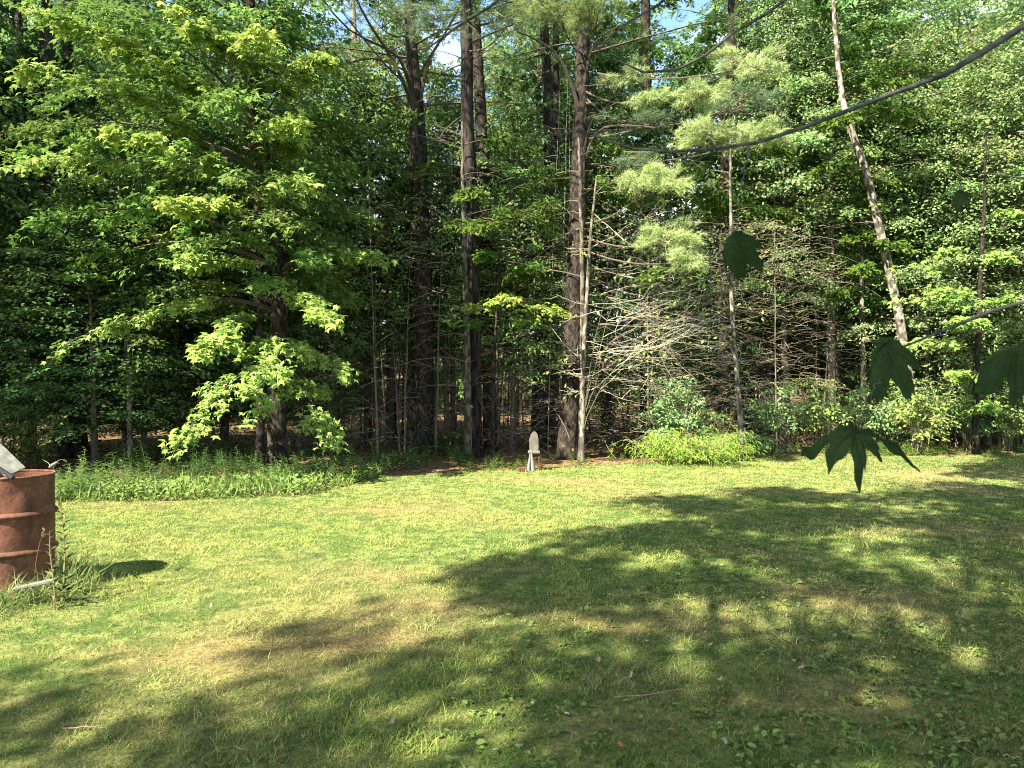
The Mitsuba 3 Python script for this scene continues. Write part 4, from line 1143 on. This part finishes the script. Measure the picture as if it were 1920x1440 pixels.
def build_drum():
    global DRUM_Z
    rng = np.random.default_rng(61)
    DRUM_Z = float(gz(DRUM[0], DRUM[1])) + .02
    g = [thing('rusty_drum', 'open rusty steel drum standing in long grass at the left border', 'drum')][0]
    R, H = .29, .88
    outer = [(R - .02, 0), (R + .004, .004), (R + .004, .02)] + [(R, z) for z in np.linspace(.03, H - .014, 24)]
    inner = [(R - .006, z) for z in np.linspace(H - .014, .06, 12)] + [(0.001, .06)]
    v, f = lathe(outer + inner)
    scene[g + '__body'] = mikit.ply((dent(v), f), 'mat_rust', smooth=35)
    for i, z in enumerate((.30, .585)):
        pr = [(R - .002, z - .028), (R + .008, z - .020), (R + .020, z - .010), (R + .024, z), (R + .020, z + .010), (R + .008, z + .020), (R - .002, z + .028)]
        v, f = lathe(pr)
        scene[g + '__hoop' + (f'_{i:03d}' if i else '')] = mikit.ply((dent(v), f), 'mat_rust', smooth=True)
    ang = np.linspace(0, 2 * np.pi, 13)
    v, f = lathe([(R - .001 + .009 * math.cos(t), H - .006 + .008 * math.sin(t)) for t in ang])
    scene[g + '__rim'] = mikit.ply((dent(v), f), 'mat_rust', smooth=True)
    # ashes and burnt rubbish inside
    n = 40
    r, a = np.meshgrid(np.linspace(0, R - .008, 10), np.arange(n) * 2 * np.pi / n, indexing='ij')
    x, y = (r * np.cos(a)).ravel(), (r * np.sin(a)).ravel()
    z = .80 + .035 * meshkit.fbm(np.stack([x * 12, y * 12, 0 * x], -1), 3, 3) + .02 * np.cos(r.ravel() * 6)
    i, j = np.meshgrid(np.arange(9), np.arange(n), indexing='ij')
    q = np.stack([i * n + j, (i + 1) * n + j, (i + 1) * n + (j + 1) % n, i * n + (j + 1) % n], -1).reshape(-1, 4)
    scene['ashes'] = mikit.ply((np.stack([x, y, z], 1) + [*DRUM, DRUM_Z], np.vstack([q[:, [0, 1, 2]], q[:, [0, 2, 3]]])), 'mat_ash', smooth=True)
    thing('ashes', 'grey brown ashes filling the rusty drum', 'ash', kind='stuff')
    c = at(22, 865, 5.62)
    v, f = box(c + [-.07, 0, .015], (.14, .085, .006), rotm([0, 1, 0], 44) @ rotm([1, 0, 0], 24), .002)
    scene['pale_board'] = mikit.ply((v, f), 'mat_board')
    thing('pale_board', 'grey-white board leaning out of the rusty drum', 'board')
    v, f = box(at(5, 884, 5.44) + [0, 0, .005], (.11, .015, .012), rotm([0, 1, 0], 27) @ rotm([0, 0, 1], -12), .003)
    scene['charred_lath'] = mikit.ply((v, f), 'mat_char')
    thing('charred_lath', 'black charred lath under the grey-white board on the drum rim', 'wood scrap')
    p = smooth_line(np.array([at(93, 876, 5.60), at(100, 872, 5.66), at(106, 867, 5.72), at(112, 870, 5.74)]), 14)
    v, f = tube(p, np.array([.006, .010, .012, .014, .013, .014, .013, .011, .010, .008, .007, .006, .005, .003]), 9, cap=True, wob=.2, rng=rng)
    scene['rag'] = mikit.ply((v, f), 'mat_board', smooth=True)
    thing('rag', 'small off-white twisted rag on the right side of the drum rim', 'rag')
    for i, pts in enumerate([[(97, 876, 5.7), (88, 866, 5.75), (80, 862, 5.78)], [(105, 869, 5.7), (113, 862, 5.75), (122, 861, 5.78)]]):
        v, f = tube(smooth_line([at(*a) for a in pts], 8), np.linspace(.003, .001, 8), 4)
        k_ = 'dry_twig' + (f'_{i:03d}' if i else '')
        scene[k_] = mikit.ply((v, f), 'mat_dry', smooth=True)
        thing(k_, ['dry twig sticking up inside the drum left of the rag', 'dry twig sticking up just beside the rag on the drum'][i], 'twig')
    v, f = box(at(66, 1090, 5.3) + [0, 0, -.02], (.14, .03, .010), rotm([0, 0, 1], 12) @ rotm([0, 1, 0], -10), .003)
    scene['plank'] = mikit.ply((v, f), 'mat_old_plank')
    thing('plank', 'pale grey plank lying in the long grass at the foot of the drum', 'plank')


build_drum()


def build_drum_grass():
    rng = np.random.default_rng(63)
    mb = MB()
    n = 2600
    a = rng.uniform(0, 6.28, n); r = .30 + np.abs(rng.normal(0, .26, n))
    x, y = DRUM[0] + r * np.cos(a) + .05, DRUM[1] + r * np.sin(a) * 1.1 - .12
    s = rng.uniform(.10, .30, n) * np.exp(-((r - .3) / .5) ** 2)
    o = rng.normal(0, .42, (n, 3)) + [.22, -.12, 0]; o[:, 2] = 1
    sh = _leaf([(-.018, 0, 0), (.018, 0, 0), (.014, .5, .0), (-.014, .5, .0), (0, 1, -.35)], [(0, 1, 2), (0, 2, 3), (3, 2, 4)])
    mb.add(*leaves(np.stack([x, y, gz(x, y)], 1), rng.normal(0, 1, (n, 3)) + UP * .5, o, s + .03, sh, tint(rng, n, (.20, .27, .10), .3)))
    mb.put('long_grass', 'mat_grass')
    thing('long_grass', 'long pale grass round the foot of the rusty drum', 'grass', kind='stuff')
    # weed stalks
    for i, (px, d, h, lf, col, lab) in enumerate([(116, 5.35, .78, 40, (.03, .055, .02), 'tall dark leafy weed stalk at the right side of the drum'), (97, 5.2, .56, 22, (.20, .22, .09), 'thin pale weed stalk in front of the right edge of the drum'), (150, 5.6, .20, 14, (.06, .10, .03), 'short dark weed behind the tall stalk, on the drum shadow')]):
        x = (px - 960) / F * d
        b = np.array([x, d, gz(x, d)])
        k_ = 'weed_stalk' + (f'_{i:03d}' if i else '')
        thing(k_, lab, 'weed')
        t = np.linspace(0, 1, 12)[:, None]
        p = b + UP * h * t + np.c_[.02 * np.sin(t * 4 + i), .01 * t, 0 * t]
        v, f = tube(p, np.linspace(.0065, .003, 12), 5)
        scene[k_ + '__stem'] = mikit.ply((v, f), 'mat_twig', color=np.broadcast_to([.17, .16, .08], (len(v), 3)))
        u = np.linspace(.02, 1, lf); a = np.arange(lf) * 2.4
        o = np.stack([np.cos(a), np.sin(a), 0 * a], 1)
        m = MB().add(*leaves(at_t(p, u), UP * .6 - o * .5, o + UP * .9 + rng.normal(0, .2, (lf, 3)), .105 * (1.1 - .7 * u) * rng.uniform(.6, 1.2, lf), _leaf(LANCE[0] * [1.7, 1, 1], LANCE[1]), tint(rng, lf, col)))
        m.put(k_ + '__foliage', 'mat_leaf')
    p = smooth_line([at(66, 1075, 5.2), at(72, 1030, 5.2), at(84, 992, 5.2)], 10)
    m = MB().add(*tube(p, np.linspace(.0022, .001, 10), 4), (.30, .22, .12))
    n = 22
    u = rng.uniform(.8, 1, n)
    m.add(*leaves(at_t(p, u), rng.normal(0, 1, (n, 3)), rng.normal(0, 1, (n, 3)) + UP * .4, rng.uniform(.012, .03, n), LANCE, tint(rng, n, (.38, .28, .15))))
    m.put('seed_head', 'mat_grass')
    thing('seed_head', 'dry brown grass seed head leaning in front of the drum', 'grass')


build_drum_grass()


# ---------------------------------------------------------------- small stand at the edge of the wood
def build_stand():
    d = 13.4
    c = at(1000, 885, d); x, y = c[0], c[1]; z = float(gz(x, y))
    u = d / F  # metres per photo pixel
    scene['mat_old_wood'] = {'type': 'twosided', 'bsdf': solid(mikit.proc(lambda p, n, uv: mikit.mix((.07, .07, .065), (.18, .175, .16), mikit.fbm(p.x * 40, p.y * 40, p.z * 9, 3))), .9, .1)}
    scene['mat_red_wood'] = solid(mikit.proc(lambda p, n, uv: mikit.mix((.08, .03, .02), (.17, .07, .05), mikit.fbm(p.x * 30, p.y * 30, p.z * 30, 2))), .9, .1)
    scene['mat_plastic'] = {'type': 'principledthin', 'base_color': rgb(.30, .30, .31), 'roughness': .4, 'diff_trans': .9, 'eta': 1.4}
    g = thing('wooden_stand', 'small weathered stand with a round-topped grey board at the wood edge', 'stand')
    from shapely.geometry import Polygon
    w = 8.2 * u; h = 36 * u
    pr = Polygon([(-w, 0), (w, 0), (w * 1.02, h * .62), (w * .78, h * .9), (w * .35, h), (-w * .2, h), (-w * .72, h * .86), (-w * 1.05, h * .6)])
    m = trimesh.creation.extrude_polygon(pr, .035, engine='earcut')
    v = np.array(m.vertices)[:, [0, 2, 1]]; v[:, 1] *= -1
    scene[g + '__backboard'] = mikit.ply((v + [x + 1 * u, y + .02, z + 37 * u], np.array(m.faces)[:, ::-1]), 'mat_old_wood')
    v, f = box([x + 1 * u, y - .05, z + 35.5 * u], (11 * u, .10, 2 * u))
    scene[g + '__ledge'] = mikit.ply((v, f), 'mat_old_wood')
    v, f = box([x + 1 * u, y + .03, z + 29 * u], (8.5 * u, .02, 4.2 * u))
    scene[g + '__apron'] = mikit.ply((v, f), 'mat_red_wood')
    for i, (sx, dy) in enumerate([(-8, -.10), (9, -.10), (-8, .04), (9, .04)]):
        v, f = box([x + (1 + sx) * u, y + dy, z + 15.5 * u], (1.1 * u, .012, 17.5 * u))
        scene[g + '__leg' + (f'_{i:03d}' if i else '')] = mikit.ply((v, f), 'mat_red_wood')
    # draped sheet hanging from the ledge
    nu, nv = 14, 12
    U_, V_ = np.meshgrid(np.linspace(0, 1, nu), np.linspace(0, 1, nv))
    half = (1.5 + 8.5 * V_ ** .9) * u
    sx = x - 5 * u + (U_ - .5) * 2 * half - V_ * 1.0 * u
    sy = y - .16 - .05 * V_ + .025 * np.sin(U_ * 14) * V_
    sz = z + 33 * u * (1 - V_) + .02 + .01 * np.sin(U_ * 9)
    scene['plastic_sheet'] = mikit.ply((np.stack([sx, sy, sz], -1).reshape(-1, 3), grid_faces(nv, nu)), 'mat_plastic', smooth=True)
    thing('plastic_sheet', 'whitish torn plastic sheet hanging from the ledge of the small stand', 'plastic sheet')
    b = at(979, 890, 13.1)
    v, f = box([b[0], b[1], gz(b[0], b[1]) + .05], (.07, .045, .035), rotm([0, 0, 1], 15))
    scene['brick'] = mikit.ply((v, f), 'mat_red_wood')
    thing('brick', 'dark red brick lying in the grass left of the small stand', 'brick')


build_stand()


def build_litter():
    rng = np.random.default_rng(71)
    # rotting logs and a fallen branch
    for i, (a, b, r, lab) in enumerate([((1405, 850, 17.0), (1475, 838, 17.3), .06, 'pale rotting log at the lawn edge, lowest of the heap'), ((1425, 838, 17.3), (1480, 826, 17.2), .05, 'pale rotting log lying across the heap'), ((1440, 846, 16.8), (1500, 846, 17.0), .04, 'short rotting log at the right end of the heap')]):
        p0, p1 = at(*a), at(*b)
        p0[2] = max(p0[2], gz(p0[0], p0[1]) + r); p1[2] = max(p1[2], gz(p1[0], p1[1]) + r)
        v, f = tube(np.linspace(p0, p1, 8), np.linspace(r, r * .8, 8), 9, cap=True, wob=.12, rng=rng)
        k_ = 'rotting_log' + (f'_{i:03d}' if i else '')
        scene[k_] = mikit.ply((v, f), 'mat_bark_pale', smooth=True)
        thing(k_, lab, 'log')
    rows = [((820, 836), (872, 852), 17.5, 'pale fallen branch on the forest floor between the two nearest pines'), ((960, 832), (992, 838), 19, 'pale fallen stick left of the small stand')]
    for i, (a, b, d, lab) in enumerate(rows):
        p0, p1 = at(*a, d), at(*b, d - .8)
        P = np.linspace(p0, p1, 9) + rng.normal(0, .02, (9, 3))
        P[:, 2] = gz(P[:, 0], P[:, 1]) + .05 + .05 * np.sin(np.arange(9))
        v, f = tube(P, np.linspace(.028, .012, 9), 6, cap=True)
        k_ = 'fallen_branch' + (f'_{i:03d}' if i else '')
        scene[k_] = mikit.ply((v, f), 'mat_bark_pale', smooth=True)
        thing(k_, lab, 'branch')

    def ground(px, py):
        d = F * EYE / (py - 720)
        return np.array([(px - 960) / F * d, d, gz((px - 960) / F * d, d) + .03])
    # twigs on the lawn
    for i, (a, b, lab) in enumerate([((1152, 1318), (1285, 1303), 'thin straw-coloured twig lying on the shaded grass low in the middle'), ((1752, 1052), (1775, 1066), 'short pale stick on the sunlit patch at right'), ((120, 1378), (205, 1371), 'pale dry stem lying on the grass at lower left'), ((1880, 1425), (1915, 1432), 'thin pale stem in the lower right corner'), ((440, 1412), (465, 1418), 'short whitish twig at the lower left of the shade')]):
        p = np.linspace(ground(*a), ground(*b), 8) + rng.normal(0, .004, (8, 3))
        v, f = tube(p, np.linspace(.004, .002, 8), 5)
        k_ = 'lawn_twig' + (f'_{i:03d}' if i else '')
        scene[k_] = mikit.ply((v, f), 'mat_dry', smooth=True)
        thing(k_, lab, 'twig')
    # dry fallen leaves
    spots = [(1490, 1250), (1505, 1262), (1525, 1212), (1480, 1215), (1060, 1350), (1048, 1345), (1180, 1285), (918, 1268), (1215, 1214), (1122, 1255), (850, 1312), (700, 1350), (1000, 1330), (1475, 1160), (1560, 1150), (1620, 1172), (1808, 1158), (1880, 1120), (1700, 1265), (1640, 1345), (1360, 1400), (560, 1310), (735, 1372), (1260, 1380), (1800, 1405), (300, 1245), (395, 1150), (1350, 1290), (1600, 1130), (1330, 1225)]
    for i, (px, py) in enumerate(spots):
        v, f = big_leaf(rng.uniform(.022, .034), LOBES5 if i % 2 else [(0, 1.0, 60, 1), (90, .5, 70, 1), (-90, .5, 70, 1)], rng, rng.uniform(.4, 1.2) * rng.choice([-1, 1]), nr=3, nt=24)
        a = rng.uniform(0, 6.28)
        key = 'fallen_leaf' + (f'_{i:03d}' if i else '')
        scene[key] = mikit.ply((orient(v, ground(px, py) + [0, 0, .012], (math.cos(a), math.sin(a), .1), rng.normal(0, .25, 3) + UP), f), 'mat_dry' if i % 4 else 'mat_dry_grey', smooth=True)
        thing(key, 'small dry curled leaf fallen on the grass', 'fallen leaf', 'dry leaves fallen on the lawn')
    for i, (px, py, m, lab) in enumerate([(1046, 1140, 'mat_red_leaf', 'bright red fallen leaf on the grass at the shade edge in the middle'), (1832, 1138, 'mat_red_leaf', 'orange fallen leaf in the shade at the right'), (1163, 1412, 'mat_red_leaf', 'reddish round fallen leaf at the bottom among broad weeds')]):
        v, f = big_leaf(.035, LOBES5, rng, .8, nr=3, nt=24)
        key = f'fallen_leaf_{len(spots) + i:03d}'
        scene[key] = mikit.ply((orient(v, ground(px, py) + [0, 0, .015], (.5, .6, .2), (.2, -.4, 1)), f), m, smooth=True)
        thing(key, lab, 'fallen leaf')
    # broad-leaved weeds in the lawn
    mb = MB()
    n = 3900
    d = rng.uniform(2.9, 8.5, n); x = rng.uniform(-.72, .76, n) * d
    f = meshkit.fbm(np.stack([x * 1.5, d * 1.5, 0 * x], -1), 3, 33)
    keep = rng.uniform(0, 1, n) < np.clip((f - .40) * 4, 0, 1) * np.clip((x - .0) * .55 + (5 - d) * .22 + .15, .0, 1)
    x, d = x[keep], d[keep]
    m = 5
    P = np.repeat(np.stack([x, d, gz(x, d) + .025], 1), m, 0) + rng.normal(0, .022, (len(x) * m, 3)) * [1, 1, .4]
    n = len(P)
    mb.add(*leaves(P, UP + rng.normal(0, .38, (n, 3)), rng.normal(0, 1, (n, 3)) * [1, 1, .3], rng.uniform(.020, .048, n), _leaf(OVAL4[0] * [1.35, 1, 1], OVAL4[1]), tint(rng, n, (.19, .27, .085), .45)))
    mb.put('broadleaf_weeds', 'mat_leaf')
    thing('broadleaf_weeds', 'small broad-leaved weeds spread through the shaded lawn', 'weeds', kind='stuff')


scene['mat_dry'] = {'type': 'twosided', 'bsdf': solid(mikit.proc(lambda p, n, uv: mikit.mix((.22, .15, .10), (.46, .36, .27), mikit.fbm(p.x * 30, p.y * 30, p.z * 30, 2))), .8, .2)}
scene['mat_dry_grey'] = {'type': 'twosided', 'bsdf': solid(mikit.proc(lambda p, n, uv: mikit.mix((.25, .22, .20), (.5, .46, .42), mikit.fbm(p.x * 30, p.y * 30, p.z * 30, 2))), .8, .2)}
scene['mat_red_leaf'] = {'type': 'twosided', 'bsdf': solid(rgb(.42, .12, .05), .6, .3)}
build_litter()
for k_ in list(labels):
    if '__' in k_ and 'label' not in labels[k_] and 'kind' not in labels[k_]:
        del labels[k_]
TRIS = sum(len(meshkit.WRITTEN[d['filename']][1]) for d in scene.values() if d.get('type') == 'ply')
print('triangles', TRIS)
